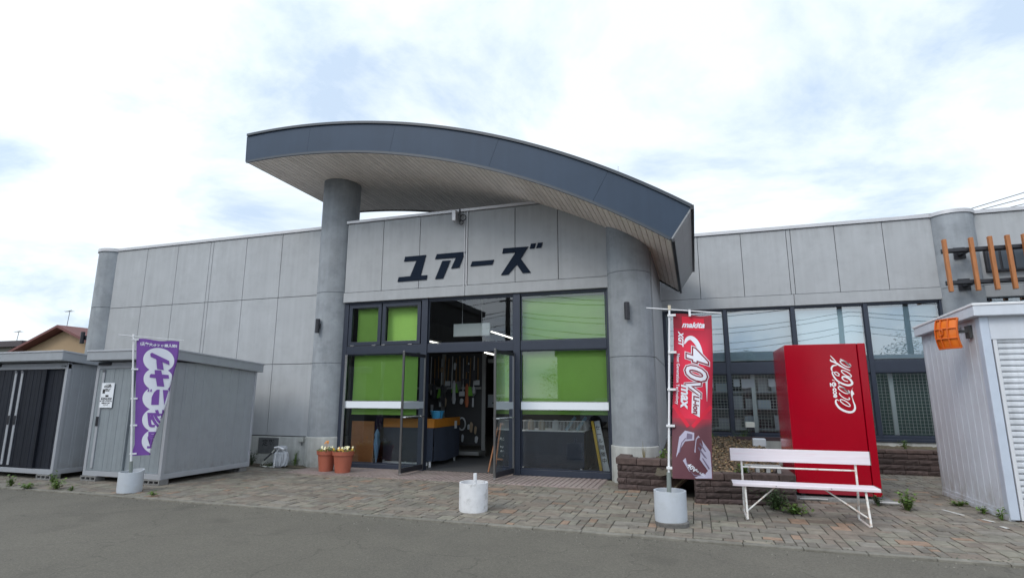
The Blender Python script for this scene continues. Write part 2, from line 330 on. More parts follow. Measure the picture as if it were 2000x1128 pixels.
# paving: random ashlar of rectangular stones on a module grid
mod = .108; gx = int(24/mod); gy = int(7.95/mod); used = [[False]*gy for _ in range(gx)]
pv = MB(); pal = [(1, 1, 1), (1.04, 1.0, .95), (.88, .86, .85), (.93, .94, .90), (1.08, 1.05, .98), (.98, .88, .83), (.82, .80, .79), (1.0, 1.02, .95), (.9, .82, .78)]
SZ = [(1, 1), (2, 1), (2, 1), (2, 2), (2, 2), (3, 2), (1, 2), (1, 1), (3, 1), (4, 2)]
for j in range(gy):
    for i in range(gx):
        if used[i][j]: continue
        random.shuffle(SZ)
        for (a, b) in SZ+[(1, 1)]:
            if i+a > gx or j+b > gy: continue
            if any(used[i+p][j+q] for p in range(a) for q in range(b)): continue
            break
        for p in range(a):
            for q in range(b): used[i+p][j+q] = True
        x0 = -16+i*mod+.007; x1 = -16+(i+a)*mod-.007; y0 = 7.065+j*mod+.007; y1 = 7.065+(j+b)*mod-.007
        if -.3 < (x0+x1)/2 < 1.3 and y0 > 9.7: continue
        if y0 > 11.0 and (x1 < -.6 and x0 > -8): continue
        pc = random.choice(pal)
        if random.random() < .045: pc = (1.3, .98, .82)
        k = random.uniform(.86, 1.12); pv.ct = tuple(c*k for c in pc)
        z = .012+random.uniform(-.003, .004); c_ = .010
        jt = lambda: random.uniform(-.003, .003)
        B = [(x0+jt(), y0+jt()), (x1+jt(), y0+jt()), (x1+jt(), y1+jt()), (x0+jt(), y1+jt())]
        T_ = [(B[0][0]+c_, B[0][1]+c_), (B[1][0]-c_, B[1][1]+c_), (B[2][0]-c_, B[2][1]-c_), (B[3][0]+c_, B[3][1]-c_)]
        pv.add([(u, v, .002) for u, v in B]+[(u, v, z-.003) for u, v in B]+[(u, v, z) for u, v in T_],
               [(8, 9, 10, 11)]+[(k_, (k_+1) % 4, 4+(k_+1) % 4, 4+k_) for k_ in range(4)]+[(4+k_, 4+(k_+1) % 4, 8+(k_+1) % 4, 8+k_) for k_ in range(4)])
tag(pv.build('paving', pavm), None, None, kind='structure')
# ribbed doorstep tiles
tl = MB(); tilem = mat('doorstep_tile', (.30, .25, .235), .8, var=.12, vscale=8, tint=True, stain=(.14, .11, .10), stainscale=1.5, stainamt=.5)
for i in range(int(6.75/.3)):
    for j in range(4):
        x0 = -8.3+i*.3; y0 = 10.08+j*.3; k = random.uniform(.9, 1.08); tl.ct = (k, k*random.uniform(.96, 1.0), k*.98)
        tl.box(x0+.003, x0+.297, y0+.003, y0+.297, .0, .020)
        for q in range(3): tl.box(x0+.012+q*.1, x0+.080+q*.1, y0+.004, y0+.296, .019, .030)
tag(tl.build('doorstep', tilem), None, None, kind='structure')
dr = ground_sheet('dirt_strip', -16, -8.3, 10.7, 11.2, .022, soilm, 60, 6, lambda x, y: random.uniform(-.006, .016))
ground_sheet('shop_floor', -8.2, -.95, 11.3, 22, .031, floorm); ground_sheet('shop_floor', -.90, 8.5, 15.25, 22, .031, floorm)

# ------------------------------------------------------------------ the store
store = thing('store_building', 'grey concrete store with curved dark canopy over a green blinded entrance', 'store', (-4, 11.2, 0))
P = lambda mb, n, m, par=store, **k: mb.build(n, m, par, **k)
g = .006
def panels(mb, xs, zs, yf, th=.05):
    for a, b in zip(xs[:-1], xs[1:]):
        for c, d in zip(zs[:-1], zs[1:]): mb.box(a+g, b-g, yf, yf+th, c+g, d-g)
YF = 11.15
# left wing wall
wl = MB(); panels(wl, [-15.6, -14.38, -13.26, -12.13, -12.03, -10.92, -9.79, -8.55], [.67, 2.35, 4.0, 5.65], YF)
lw = P(wl, 'wall', conc, bev=.006); lw['label'] = 'long blank left wing wall of grey concrete panels'
P(MB().box(-15.6, -8.0, YF+.03, YF+.3, 0, 5.64), 'joint_backing', joint)
P(MB().box(-15.6, -8.45, YF-.02, YF+.04, 0, .655), 'plinth', plin, bev=.008)
P(MB().box(-15.5, -8.6, YF-.03, YF+.4, 5.652, 5.73), 'coping', coping, bev=.006)
# entrance wall
xs = [-7.86, -6.86, -5.89, -4.77, -4.69, -3.57, -2.61, -1.55]
we = MB(); panels(we, xs, [4.01, 5.72], YF)
ew = P(we, 'wall', conc, bev=.006); ew['label'] = 'concrete panels over the entrance that carry the sign letters'
P(MB().box(-7.86, -1.5, YF+.03, YF+.3, 3.80, 5.71), 'joint_backing', joint)
P(MB().box(-7.86, -4.735, YF-.025, YF+.25, 3.775, 4.003)
  .box(-4.725, -1.56, YF-.025, YF+.25, 3.775, 4.003), 'lintel', conc, bev=.006)
P(MB().box(-7.88, -1.5, YF-.04, YF+.4, 5.722, 5.79), 'coping', coping, bev=.006)
dn = MB().tube([(-4.70, YF-.012, 5.72), (-4.70, YF-.012, 3.78)], .012, 6).tube([(-4.76, YF-.012, 5.72), (-4.76, YF-.012, 3.78)], .012, 6)
P(dn, 'conduit', coping)
# right wing
YR = 15.0
wr = MB(); panels(wr, [-.74, .27, 1.33, 2.40, 2.50, 3.48, 4.51, 5.6], [4.08, 5.75], YR)
panels(wr, [6.2, 7.4, 8.6], [4.08, 5.75], YR)
rw = P(wr, 'wall', conc, bev=.006); rw['label'] = 'right wing wall panels above the wide shop windows'
P(MB().box(-.74, 8.6, YR+.03, YR+.3, 3.82, 5.74), 'joint_backing', joint)
P(MB().box(-.74, 2.445, YR-.02, YR+.25, 3.80, 4.074).box(2.455, 8.6, YR-.02, YR+.25, 3.80, 4.074), 'lintel', conc, bev=.006)
P(MB().box(-.74, 8.6, YR-.03, YR+.3, 0, .60), 'plinth', plin, bev=.008)
P(MB().box(-.74, 8.6, YR-.04, YR+.4, 5.752, 5.84), 'coping', coping, bev=.006)
# return wall between the entrance block and the right wing
rt = MB()
for a, b in ((0, .67), (.67, 2.37), (2.37, 4.05), (4.05, 5.72)): rt.box(-.95, -.72, 11.45, 15.0, a+g, b-g)
P(rt, 'return_wall', conc, bev=.005)
# roof slabs and inside shell (keeps the daylight out of the shop)
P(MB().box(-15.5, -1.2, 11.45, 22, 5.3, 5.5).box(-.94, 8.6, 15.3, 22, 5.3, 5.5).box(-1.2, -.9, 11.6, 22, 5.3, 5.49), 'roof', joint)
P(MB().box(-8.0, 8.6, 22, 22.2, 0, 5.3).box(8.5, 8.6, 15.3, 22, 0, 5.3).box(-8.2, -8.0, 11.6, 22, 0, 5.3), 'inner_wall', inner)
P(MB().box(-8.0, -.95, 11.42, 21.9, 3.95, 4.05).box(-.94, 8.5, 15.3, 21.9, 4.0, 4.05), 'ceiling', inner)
# columns
def column(cx, cy, r, ztop, coped=None):
    pr = [(r+.025, 0), (r+.025, .665), (r, .68)]
    pm = [(r, .68)]
    for z in (2.35, 4.03):
        pm += [(r, z-.008), (r-.014, z-.004), (r-.014, z+.004), (r, z+.008)]
    pm += [(r, ztop)]
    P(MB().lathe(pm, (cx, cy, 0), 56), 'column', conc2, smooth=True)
    P(MB().lathe(pr, (cx, cy, 0), 56), 'column_base', plin, smooth=True)
    if coped: P(MB().lathe([(r+.03, ztop), (r+.03, ztop+.085)], (cx, cy, 0), 56), 'coping', coping, smooth=True)
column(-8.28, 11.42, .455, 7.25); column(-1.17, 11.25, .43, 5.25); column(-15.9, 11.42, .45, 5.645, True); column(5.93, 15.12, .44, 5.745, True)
# canopy: a barrel vault with its axis towards the street
CX, CZ, RB, RT = -8.95, -8.564, 15.475, 16.10
def arc(R_, xl, xr, n, rad=False):
    a0 = math.asin((xl-CX)/R_); a1 = math.asin((xr-CX)/R_); return [a0+(a1-a0)*i/n for i in range(n+1)]
a0 = math.asin((-9.56-CX)/RB); a1 = math.asin((-.25-CX)/RB)
yf = 9.5
def yrear(a): return 13.35+(14.55-13.35)*max(0, (a-a0)/(a1-a0))
def cp(a, R_, y): return (CX+math.sin(a)*R_, y, CZ+math.cos(a)*R_)
nA = 48; A = [a0+(a1-a0)*i/nA for i in range(nA+1)]
fa = MB(); cuts = [a0]+[math.atan2(x-CX, z-CZ) for x, z in ((-7.87, 7.1), (-5.74, 6.9), (-3.5, 6.2), (-1.46, 5.25))]+[a1]
for s_, t_ in zip(cuts[:-1], cuts[1:]):
    AA = [s_+.00012+(t_-s_-.00024)*i/12 for i in range(13)]
    vs = []
    for a in AA: vs += [cp(a, RB, yf), cp(a, RT, yf), cp(a, RB, yf+.03), cp(a, RT, yf+.03)]
    fs = []
    for i in range(12):
        p = i*4; q = p+4; fs += [(p, q, q+1, p+1), (p+2, p+3, q+3, q+2), (p, p+2, q+2, q), (p+1, q+1, q+3, p+3)]
    fs += [(0, 1, 3, 2), (48, 50, 51, 49)]; fa.add(vs, fs)
P(fa, 'fascia', fascia)
def ribbon(mb, R1, R2, y1, y2):
    vs = []; 
    for a in A:
        ya = y1(a) if callable(y1) else y1; yb = y2(a) if callable(y2) else y2
        vs += [cp(a, R1, ya), cp(a, R2, ya), cp(a, R1, yb), cp(a, R2, yb)]
    fs = []
    for i in range(nA):
        p = i*4; q = p+4; fs += [(p, q, q+1, p+1), (p+2, p+3, q+3, q+2), (p, p+2, q+2, q), (p+1, q+1, q+3, p+3)]
    n_ = nA*4; fs += [(0, 1, 3, 2), (n_, n_+2, n_+3, n_+1)]; mb.add(vs, fs)
cpn = MB(); ribbon(cpn, RT+.001, RT+.055, yf-.035, yf+.12); P(cpn, 'fascia_cap', fasciad)
ed = MB(); ribbon(ed, RB-.03, RB+.02, yf-.008, yf+.028); ribbon(ed, RB-.03, RB+.16, lambda a: yrear(a)-.03, lambda a: yrear(a)+.0); P(ed, 'soffit_trim', fasciad)
rf = MB(); ribbon(rf, RT-.02, RT+.0005, yf+.03, yrear); P(rf, 'canopy_roof', fasciad)
sb = MB(); nb = 78
for i in range(nb):
    s_ = a0+(a1-a0)*i/nb; t_ = a0+(a1-a0)*(i+.88)/nb; y1, y2 = yf+.03, yrear(s_)-.035
    k = random.uniform(.93, 1.06); sb.ct = (k, k, k)
    sb.add([cp(s_, RB, y1), cp(t_, RB, y1), cp(t_, RB, y2), cp(s_, RB, y2), cp(s_, RB+.02, y1), cp(t_, RB+.02, y1), cp(t_, RB+.02, y2), cp(s_, RB+.02, y2)],
           [(0, 1, 2, 3), (0, 4, 5, 1), (3, 2, 6, 7), (0, 3, 7, 4), (1, 5, 6, 2)])
P(sb, 'soffit', soffit)
sg = MB(); ribbon(sg, RB+.015, RB+.04, yf+.03, lambda a: yrear(a)-.03); P(sg, 'soffit_backing', soffd)
for nm, a, m_ in (('end_panel', a1, mat('end_grey', (.25, .262, .28), .5, var=.06, vscale=2)), ('end_panel', a0, fascia)):
    dlt = .0015 if a == a1 else -.0015
    q = MB(); yr = yrear(a)
    for f0, f1 in ((0, .5), (.505, .8), (.805, 1)):
        vs = []
        for aa in (a, a+dlt):
            for rr in (RB+(RT-RB)*f0, RB+(RT-RB)*f1):
                for yy in (yf, yr): vs.append(cp(aa, rr, yy))
        q.add(vs, [(0, 1, 3, 2), (4, 6, 7, 5), (0, 4, 5, 1), (2, 3, 7, 6), (0, 2, 6, 4), (1, 5, 7, 3)])
    o = P(q, nm, m_)
q = MB(); q.bar(cp(a1+.003, RB-.005, yf-.01), cp(a1+.003, RB-.005, yrear(a1)), .05, .05); q.bar(cp(a1+.0012, RT+.012, yf-.03), cp(a1+.0012, RT+.012, yrear(a1)), .06, .08)
P(q, 'edge_trim', dark)
# sign letters
LT = {'y': [(-6.251, 4.776), (-5.713, 4.778), (-5.835, 4.303), (-5.665, 4.303), (-5.684, 4.2), (-6.425, 4.195), (-6.397, 4.301), (-6.1, 4.307), (-5.951, 4.665), (-6.278, 4.667)],
      'a': [(-5.438, 4.776), (-4.734, 4.777), (-4.881, 4.423), (-5.076, 4.415), (-4.961, 4.659), (-5.48, 4.665)],
      'b': [(-5.296, 4.608), (-5.095, 4.606), (-5.272, 4.198), (-5.466, 4.199)], 'd': [(-4.567, 4.538), (-4.05, 4.539), (-4.09, 4.436), (-4.607, 4.432)],
      'z': [(-3.836, 4.78), (-3.261, 4.775), (-3.435, 4.519), (-3.209, 4.198), (-3.393, 4.195), (-3.525, 4.397), (-3.723, 4.184), (-3.886, 4.188), (-3.548, 4.674), (-3.858, 4.666)],
      'e': [(-3.202, 4.832), (-3.09, 4.835), (-3.127, 4.727), (-3.231, 4.726)], 'f': [(-3.046, 4.838), (-2.942, 4.838), (-2.975, 4.728), (-3.085, 4.727)]}
for ks in ('y', 'ab', 'd', 'zef'):
    mb = MB()
    for k in ks: mb.poly(LT[k], lambda x, y, d: (x, YF-.022+d, y), .020)
    P(mb, 'sign_letter', lett)
# entrance glazing
fb = MB(); y0, y1 = 11.2, 11.31
fb.box(-7.86, -7.74, y0, y1, .03, 3.78)                       # left jamb
fb.box(-5.80, -5.65, y0-.02, y1+.02, .03, 3.78); fb.box(-3.62, -3.47, y0-.02, y1+.02, .03, 3.78); fb.box(-1.64, -1.55, y0, y1, .03, 3.78)
for a, b in ((-7.735, -5.805), (-5.645, -3.625), (-3.465, -1.645)):
    fb.box(a, b, y0, y1, 2.545, 2.74); fb.box(a, b, y0+.01, y1, 3.725, 3.78)
fb.box(-7.735, -5.805, y0-.01, y1, .03, .125); fb.box(-3.465, -1.645, y0-.01, y1, .03, .15)
P(fb, 'window_frame', frame, bev=.004)
P(MB().box(-7.76, -7.70, y0-.012, y0-.002, .1, 2.54), 'jamb_strip', steel)
def window(parent, x0, x1, z0, z1, y, fw, gm, m=frame, sash=False):
    f = MB()
    if sash:
        f.box(x0, x1, y-.03, y+.03, z0, z0+fw).box(x0, x1, y-.03, y+.03, z1-fw, z1).box(x0, x0+fw, y-.028, y+.028, z0+fw, z1-fw).box(x1-fw, x1, y-.028, y+.028, z0+fw, z1-fw)
        w_ = P(f, 'window', m, parent, bev=.004)
    else:
        f.box(x0, x1, y-.008, y+.008, z0, z0+.02).box(x0, x1, y-.008, y+.008, z1-.02, z1).box(x0, x0+.02, y-.007, y+.007, z0+.02, z1-.02).box(x1-.02, x1, y-.007, y+.007, z0+.02, z1-.02); w_ = P(f, 'window', m, parent)
    e_ = fw-.01 if sash else .015
    P(MB().quad((x0+e_, y, z0+e_), (x1-e_, y, z0+e_), (x1-e_, y, z1-e_), (x0+e_, y, z1-e_)), 'pane', gm, w_)
    return w_
window(store, -7.73, -6.86, 2.75, 3.72, 11.24, .085, pane, sash=True); window(store, -6.83, -5.84, 2.75, 3.72, 11.24, .085, pane, sash=True)
for x in (-7.6, -7.02, -6.76, -6.08): P(MB().box(x-.05, x+.05, 11.19, 11.215, 2.735, 2.762), 'hinge', steel)
window(store, -7.73, -5.81, .13, 2.54, 11.24, .02, pane); window(store, -5.64, -3.63, 2.745, 3.72, 11.24, .02, pane)
window(store, -3.46, -1.65, 2.745, 3.72, 11.24, .02, pane); window(store, -3.46, -1.65, .155, 2.54, 11.24, .02, pane)
for a, b in ((-7.73, -5.81), (-3.46, -1.65)): P(MB().box(a, b, 11.222, 11.233, 1.33, 1.48), 'safety_band', paper)
bdl = MB()
for a, b in ((-7.73, -5.81), (-3.46, -1.65)):
    for c, d in ((1.318, 1.328), (1.482, 1.494)): P(MB().box(a, b, 11.218, 11.231, c, d), 'band_line', steel)
def blindthing(x0, x1, z0, z1, y, m, label, nm='roller_blind', group=None, roll=True):
    b = MB(); n = 14
    vs = []; 
    for j in range(7):
        for i in range(n+1):
            x = x0+(x1-x0)*i/n; z = z0+(z1-z0)*j/6; vs.append((x, y+.006*math.sin(i*1.3+j*.5), z))
    b.add(vs, [(j*(n+1)+i, j*(n+1)+i+1, (j+1)*(n+1)+i+1, (j+1)*(n+1)+i) for j in range(6) for i in range(n)])
    t = thing(nm, label, 'blind', ((x0+x1)/2, y, z0), group); b.build('blind_fabric', m, t, smooth=True)
    MB().box(x0, x1, y-.012, y+.012, z0-.022, z0-.001).build('bottom_bar', white if m is blindw else blind, t)
    if roll: MB().tube([(x0-.02, y+.03, z1+.03), (x1+.02, y+.03, z1+.03)], .03, 10).build('roller', white, t)
    return t
gg = 'green roller blinds in the entrance windows'
blindthing(-7.62, -6.95, 2.84, 3.64, 11.42, blind, 'green blind behind the leftmost small upper window', group=gg)
blindthing(-6.80, -6.00, 2.84, 3.64, 11.42, blind, 'green blind behind the small upper window next to the doorway', group=gg)
blindthing(-7.66, -5.98, 1.20, 2.56, 11.42, blind, 'tall green blind left of the doors above the brown board', group=gg, roll=False)
blindthing(-3.49, -1.67, 2.77, 3.69, 11.42, blind, 'pale reflecting green blind in the upper window right of the doorway', group=gg)
blindthing(-3.49, -1.67, 1.25, 2.56, 11.42, blind, 'large green blind right of the doors above the wire topped table', group=gg, roll=False)
# doors
def door(xh, xf, label):
    yh, yo = 11.17, 10.32; d = Vector((xf-xh, yo-yh, 0)); L = d.length; d.normalize(); nrm = Vector((d.y, -d.x, 0))
    Mx = Matrix((( d.x, nrm.x, 0, xh), (d.y, nrm.y, 0, yh), (0, 0, 1, 0), (0, 0, 0, 1)))
    f = MB(); f.box(0, .028, -.02, .02, .06, 2.5, Mx).box(L-.034, L, -.022, .022, .05, 2.52, Mx); dd = P(f, 'door', mat('dark_steel', (.22, .22, .225), .3, metal=.8), bev=.004); dd['label'] = label
    P(MB().box(.030, L-.036, -.02, .02, .07, .17, Mx), 'bottom_rail', dark, dd, bev=.003); P(MB().box(.030, L-.036, -.02, .02, 2.43, 2.5, Mx), 'top_rail', dark, dd, bev=.003)
    P(MB().quad(*[Mx @ Vector(q) for q in ((.036, 0, .17), (L-.041, 0, .17), (L-.041, 0, 2.43), (.036, 0, 2.43))]), 'door_pane', dglass, dd)
    P(MB().box(.036, L-.041, -.008, -.0045, 1.34, 1.48, Mx), 'safety_band', mat('band_frost', (.42, .47, .52), .6), dd)
    hb = MB()
    for sgn in (-1, 1): hb.tube([Mx @ Vector((.06, .012*sgn, 1.17)), Mx @ Vector((.09, .06*sgn, 1.17)), Mx @ Vector((L-.07, .06*sgn, 1.17)), Mx @ Vector((L-.04, .012*sgn, 1.17))], .014, 8)
    P(hb, 'handle', steel, dd, smooth=True)
    P(MB().lathe([(.03, 0), (.03, .03)], tuple(Mx @ Vector((L-.02, 0, .05))), 12), 'pivot', steel, dd)
door(-5.66, -5.74, 'left glass door leaf swung open towards the street'); door(-3.60, -3.72, 'right glass door leaf swung open beside the chalkboard')
# right wing windows
rfm = MB(); yy0, yy1 = 15.04, 15.16
for x in (-.70, .82, 2.39, 3.965, 5.50): rfm.box(x-.045, x+.045, yy0-.02, yy1, .64, 3.80)
for a, b in ((-.655, .775), (.865, 2.345), (2.435, 3.92), (4.01, 5.455)):
    rfm.box(a, b, yy0, yy1, 2.15, 2.42); rfm.box(a, b, yy0, yy1, 3.75, 3.80); rfm.box(a, b, yy0-.03, yy1, .64, .72)
P(rfm, 'window_frame', frame, bev=.004)
P(MB().box(-.7, 5.6, 14.93, 15.0, .60, .655), 'window_sill', frame, bev=.004)
ww = 'pale roller blinds behind the upper shop windows'
wl_ = ['pale blind in the upper window behind the red banner', 'pale blind in the upper window between the banner and the vending machine', 'pale blind in the upper window above the vending machine', 'pale blind in the upper window beside the white garage']
for (a, b), lb in zip(((-.655, .775), (.865, 2.345), (2.435, 3.92), (4.01, 5.455)), wl_):
    window(store, a, b, 2.42, 3.75, 15.09, .02, paneR); window(store, a, b, .72, 2.15, 15.09, .02, paneL)
    blindthing(a+.01, b-.01, 2.50, 3.70, 15.22, blindw, lb, group=ww, roll=False)
window(store, 6.42, 8.4, 2.42, 3.79, 15.09, .02, paneR); blindthing(6.45, 8.38, 2.50, 3.74, 15.22, blindw, 'pale blind in the far right window above the garage roof', group=ww, roll=False)
# louvre box on the far right
lv = MB().box(6.42, 7.9, 14.9, 15.0, 4.36, 4.86); P(lv, 'louvre_frame', dark, bev=.01)
lv = MB(); 
for i in range(6): lv.box(6.47+i*.24, 6.66+i*.24, 14.885, 14.899, 4.40, 4.82)
P(lv, 'louvre', mat('louvre_blue', (.05, .065, .085), .4), bev=.004)
P(MB().tube([(-1.38, 12, 5.9), (-1.38, 12, 6.72)], .012, 6), 'lightning_rod', steel)

# ------------------------------------------------------------------ wall lamps, camera, trellis
def lamp(x, y, z, label, ang=0):
    t = thing('wall_lamp', label, 'wall lamp', (x, y, z), 'black up and down lamps on the columns')
    MB().lathe([(.048, -.165), (.052, -.16), (.052, .16), (.048, .165)], (x, y, z), 20).build('lamp_housing', dark, t, smooth=True)
    MB().box(x-.03+ang*.04, x+.03+ang*.07, y+.03, y+.13, z-.06, z+.06).build('bracket', dark, t, bev=.005)
    return t
lamp(-8.36, 10.89, 3.21, 'small black cylinder lamp on the tall column left of the entrance'); lamp(-1.17, 10.74, 3.22, 'small black cylinder lamp on the column right of the entrance')
lamp(-16.38, 11.09, 3.2, 'small black cylinder lamp at the far left column', 1)
sc = thing('security_light', 'grey sensor light with wire loops under the canopy edge', 'light', (-4.86, 11.0, 5.5))
MB().box(-4.99, -4.90, 10.92, 11.1, 5.46, 5.72, None).build('lamp_box', coping, sc, bev=.01)
MB().bar((-4.84, 11.02, 5.76), (-4.84, 11.02, 5.45), .03, .03).bar((-4.95, 11.05, 5.66), (-4.80, 11.05, 5.60), .02, .02).build('bracket', joint, sc)
ring = lambda cx, cz, r, y: [(cx+r*math.cos(k*math.pi/8), y, cz+r*math.sin(k*math.pi/8)) for k in range(17)]
MB().tube(ring(-4.77, 5.55, .07, 11.05), .012, 6).tube(ring(-4.81, 5.44, .045, 11.05), .01, 6).build('cable_loop', dark, sc)
tr = thing('timber_trellis', 'orange brown timber slats on two dark steel rails at the right column', 'trellis', (6, 14.2, 3.8))
for x in (5.40, 5.89, 6.23, 6.54, 6.83, 7.15, 7.48): MB().box(x-.036, x+.036, 14.13, 14.22, 3.83, 5.0).build('slat', wood, tr, bev=.006)
for z in (4.77, 4.05): MB().box(5.38, 7.7, 14.24, 14.34, z-.035, z+.035).box(5.38, 7.7, 14.34, 14.36, z-.05, z+.05).build('rail', dark, tr, bev=.004)
for z in (4.77, 4.05): MB().box(5.80, 5.90, 14.36, 14.72, z-.05, z+.05).box(5.74, 5.96, 14.66, 14.70, z-.12, z+.14).box(7.2, 7.3, 14.36, 15.0, z-.05, z+.05).build('bracket', dark, tr)
MB().lathe([(.018, 0), (.018, .02)], (5.85, 14.65, 4.83), 8).build('bolt', steel, tr)

# ------------------------------------------------------------------ things inside the shop
def table(x0, x1, y0, y1, h, label, topm, clothm, trim=None):
    t = thing('display_table', label, 'table', ((x0+x1)/2, (y0+y1)/2, .03))
    for sx in (x0+.02, x1-.08):
        for sy in (y0+.02, y1-.08): MB().box(sx-.02, sx+.02, sy-.02, sy+.02, .03, h-.03).build('leg', white, t)
    MB().box(x0, x1, y0, y1, h-.03, h).build('table_top', topm, t, bev=.004)
    c = MB(); n = 24
    for (ax, bx) in (((x0, y0-.012), (x1, y0-.012)), ((x1+.012, y0), (x1+.012, y1))):
        vs = []
        for j in range(8):
            for i in range(n+1):
                f_ = i/n; zz_ = .16+(h-.004-.16)*j/7; wv = .008*math.sin(f_*17+j*.4)*(1-j/8)
                vs.append((ax[0]+(bx[0]-ax[0])*f_+(wv if ax[0] == bx[0] else 0), ax[1]+(bx[1]-ax[1])*f_+(wv if ax[1] == bx[1] else 0), zz_-(.04*math.sin(f_*3.1)**2 if j == 0 else 0)))
        c.add(vs, [(j*(n+1)+i, j*(n+1)+i+1, (j+1)*(n+1)+i+1, (j+1)*(n+1)+i) for j in range(7) for i in range(n)])
    c.build('table_cloth', clothm, t, smooth=True)
    if trim: MB().box(x0-.005, x1+.018, y0-.02, y0-.014, h-.17, h+.03).box(x1+.016, x1+.022, y0-.014, y1, h-.17, h+.03).build('table_trim', trim, t)
    MB().box(x0+.05, x1-.14, y0-.005, y0+.02, .06, .13).build('bottom_rail', white, t)
    return t
table(-6.98, -5.70, 11.75, 13.2, 1.06, 'display table with orange rim and navy cloth left of the doorway', brown, navyc, orange)
table(-3.56, -2.22, 11.58, 12.7, .88, 'display table with navy cloth and white rail right of the doorway', white, navyc)
wb = thing('wire_basket', 'low white wire basket of goods on the navy cloth table', 'basket', (-2.9, 11.6, .88))
b = MB()
for i in range(46): x = -3.55+i*1.34/45; b.bar((x, 11.60, .885), (x, 11.60, 1.09), .007, .007)
for i in range(14): y = 11.6+i*.05; b.bar((-2.21, y, .885), (-2.21, y, 1.09), .005, .005)
for z in (.89, 1.09): b.bar((-3.55, 11.6, z), (-2.21, 11.6, z), .014, .014).bar((-2.21, 11.6, z), (-2.21, 12.3, z), .012, .012).bar((-3.55, 11.6, z), (-3.55, 12.3, z), .012, .012)
b.build('wire_mesh', white, wb)
goods = [mat('goods_pale', (.5, .52, .55), .6), mat('goods_tan', (.34, .26, .18), .7), mat('goods_blue', (.10, .28, .42), .5), mat('goods_green', (.16, .42, .05), .5), mat('goods_dark', (.05, .05, .06), .6), mat('goods_orange', (.42, .12, .05), .5)]
gl_ = ['pale roll of work gloves at the left end of the wire basket', 'tan pack behind the wires of the basket', 'pale pack near the middle of the wire basket', 'grey pack right of the middle in the wire basket', 'long blue white pack slanting out of the wire basket', 'blue bottle slanting at the right end of the wire basket']
for i, (x, mm) in enumerate(((-3.40, 1), (-3.17, 1), (-2.86, 0), (-2.70, 4), (-2.55, 2), (-2.32, 2))):
    t = MB()
    if i < 4:
        t.lathe([(.04, .0), (.075, .01), (.08, .12), (.06, .2), (.03, .22)], (x, 11.78, .885), 14)
    else: t.bar((x-.09, 11.75, .90), (x+.10, 11.85, 1.17), .05, .06)
    o = t.build('goods_pack', goods[mm], bev=.01 if i > 3 else 0, smooth=i < 4); recenter(o, (x, 11.78, .885)); tag(o, gl_[i], 'goods', 'packs in the wire basket')
ys = thing('folding_sign', 'yellow edged folding sign boards leaning inside the window', 'sign', (-1.93, 11.7, .04))
MB().bar((-2.05, 11.62, 1.10), (-1.88, 11.62, .05), .05, .08, (0, 1, 0)).build('board_edge', mat('sign_yellow', (.62, .40, .03), .5), ys)
MB().bar((-1.98, 11.70, 1.10), (-1.80, 11.70, .10), .13, .03, (0, 1, 0)).build('board', paper, ys)
yt = MB()
for i in range(6): put_text(yt, 'セール開催中'[i], lambda x, y, i=i: (-1.955+.024*i+x, 11.683, .96-.13*i+y), size=.10, offset=.001)
yt.build('lettering', ink, ys)
br = MB().box(-7.62, -7.03, 11.40, 11.43, .09, 1.03); o = br.build('brown_board', brown, bev=.004); recenter(o, (-7.3, 11.4, .09)); tag(o, 'plain brown board standing against the glass by the umbrella', 'board')
um = thing('umbrella', 'closed light blue umbrella hanging inside the left window', 'umbrella', (-6.98, 11.45, .1))
MB().lathe([(.006, .1), (.03, .2), (.07, .52), (.06, .6), (.045, .66), (.06, .74), (.03, .82), (.01, .86)], (-6.98, 11.47, 0), 12, jit=lambda k, z: .14*math.sin(k*math.pi/1.5+z*9)).build('canopy_cloth', mat('umbrella_blue', (.17, .34, .55), .7), um, smooth=True)
MB().tube([(-6.98, 11.47, .84), (-6.98, 11.47, .95), (-6.95, 11.47, .99), (-6.91, 11.47, .96)], .008, 6).build('handle', dark, um)
bb = thing('blue_basin', 'light blue plastic basin with carrying strap on the orange rimmed table', 'basin', (-5.88, 12.3, 1.06))
MB().lathe([(.12, 0), (.16, .17), (.175, .17), (.175, .185), (.15, .185), (.11, .01), (.0, .01)], (-5.88, 12.3, 1.065), 28).build('basin_body', mat('basin_blue', (.06, .36, .66), .35), bb, smooth=True)
MB().tube([(-5.76, 12.2, 1.24), (-5.72, 12.15, 1.12), (-5.76, 12.12, 1.04)], .006, 6).build('strap', dark, bb)
tg = MB().box(-5.672, -5.668, 12.86, 12.99, .82, 1.0); o = tg.build('price_card', paper); recenter(o, (-5.67, 12.9, .82)); tag(o, 'white price card hanging from the orange table rim', 'price card')
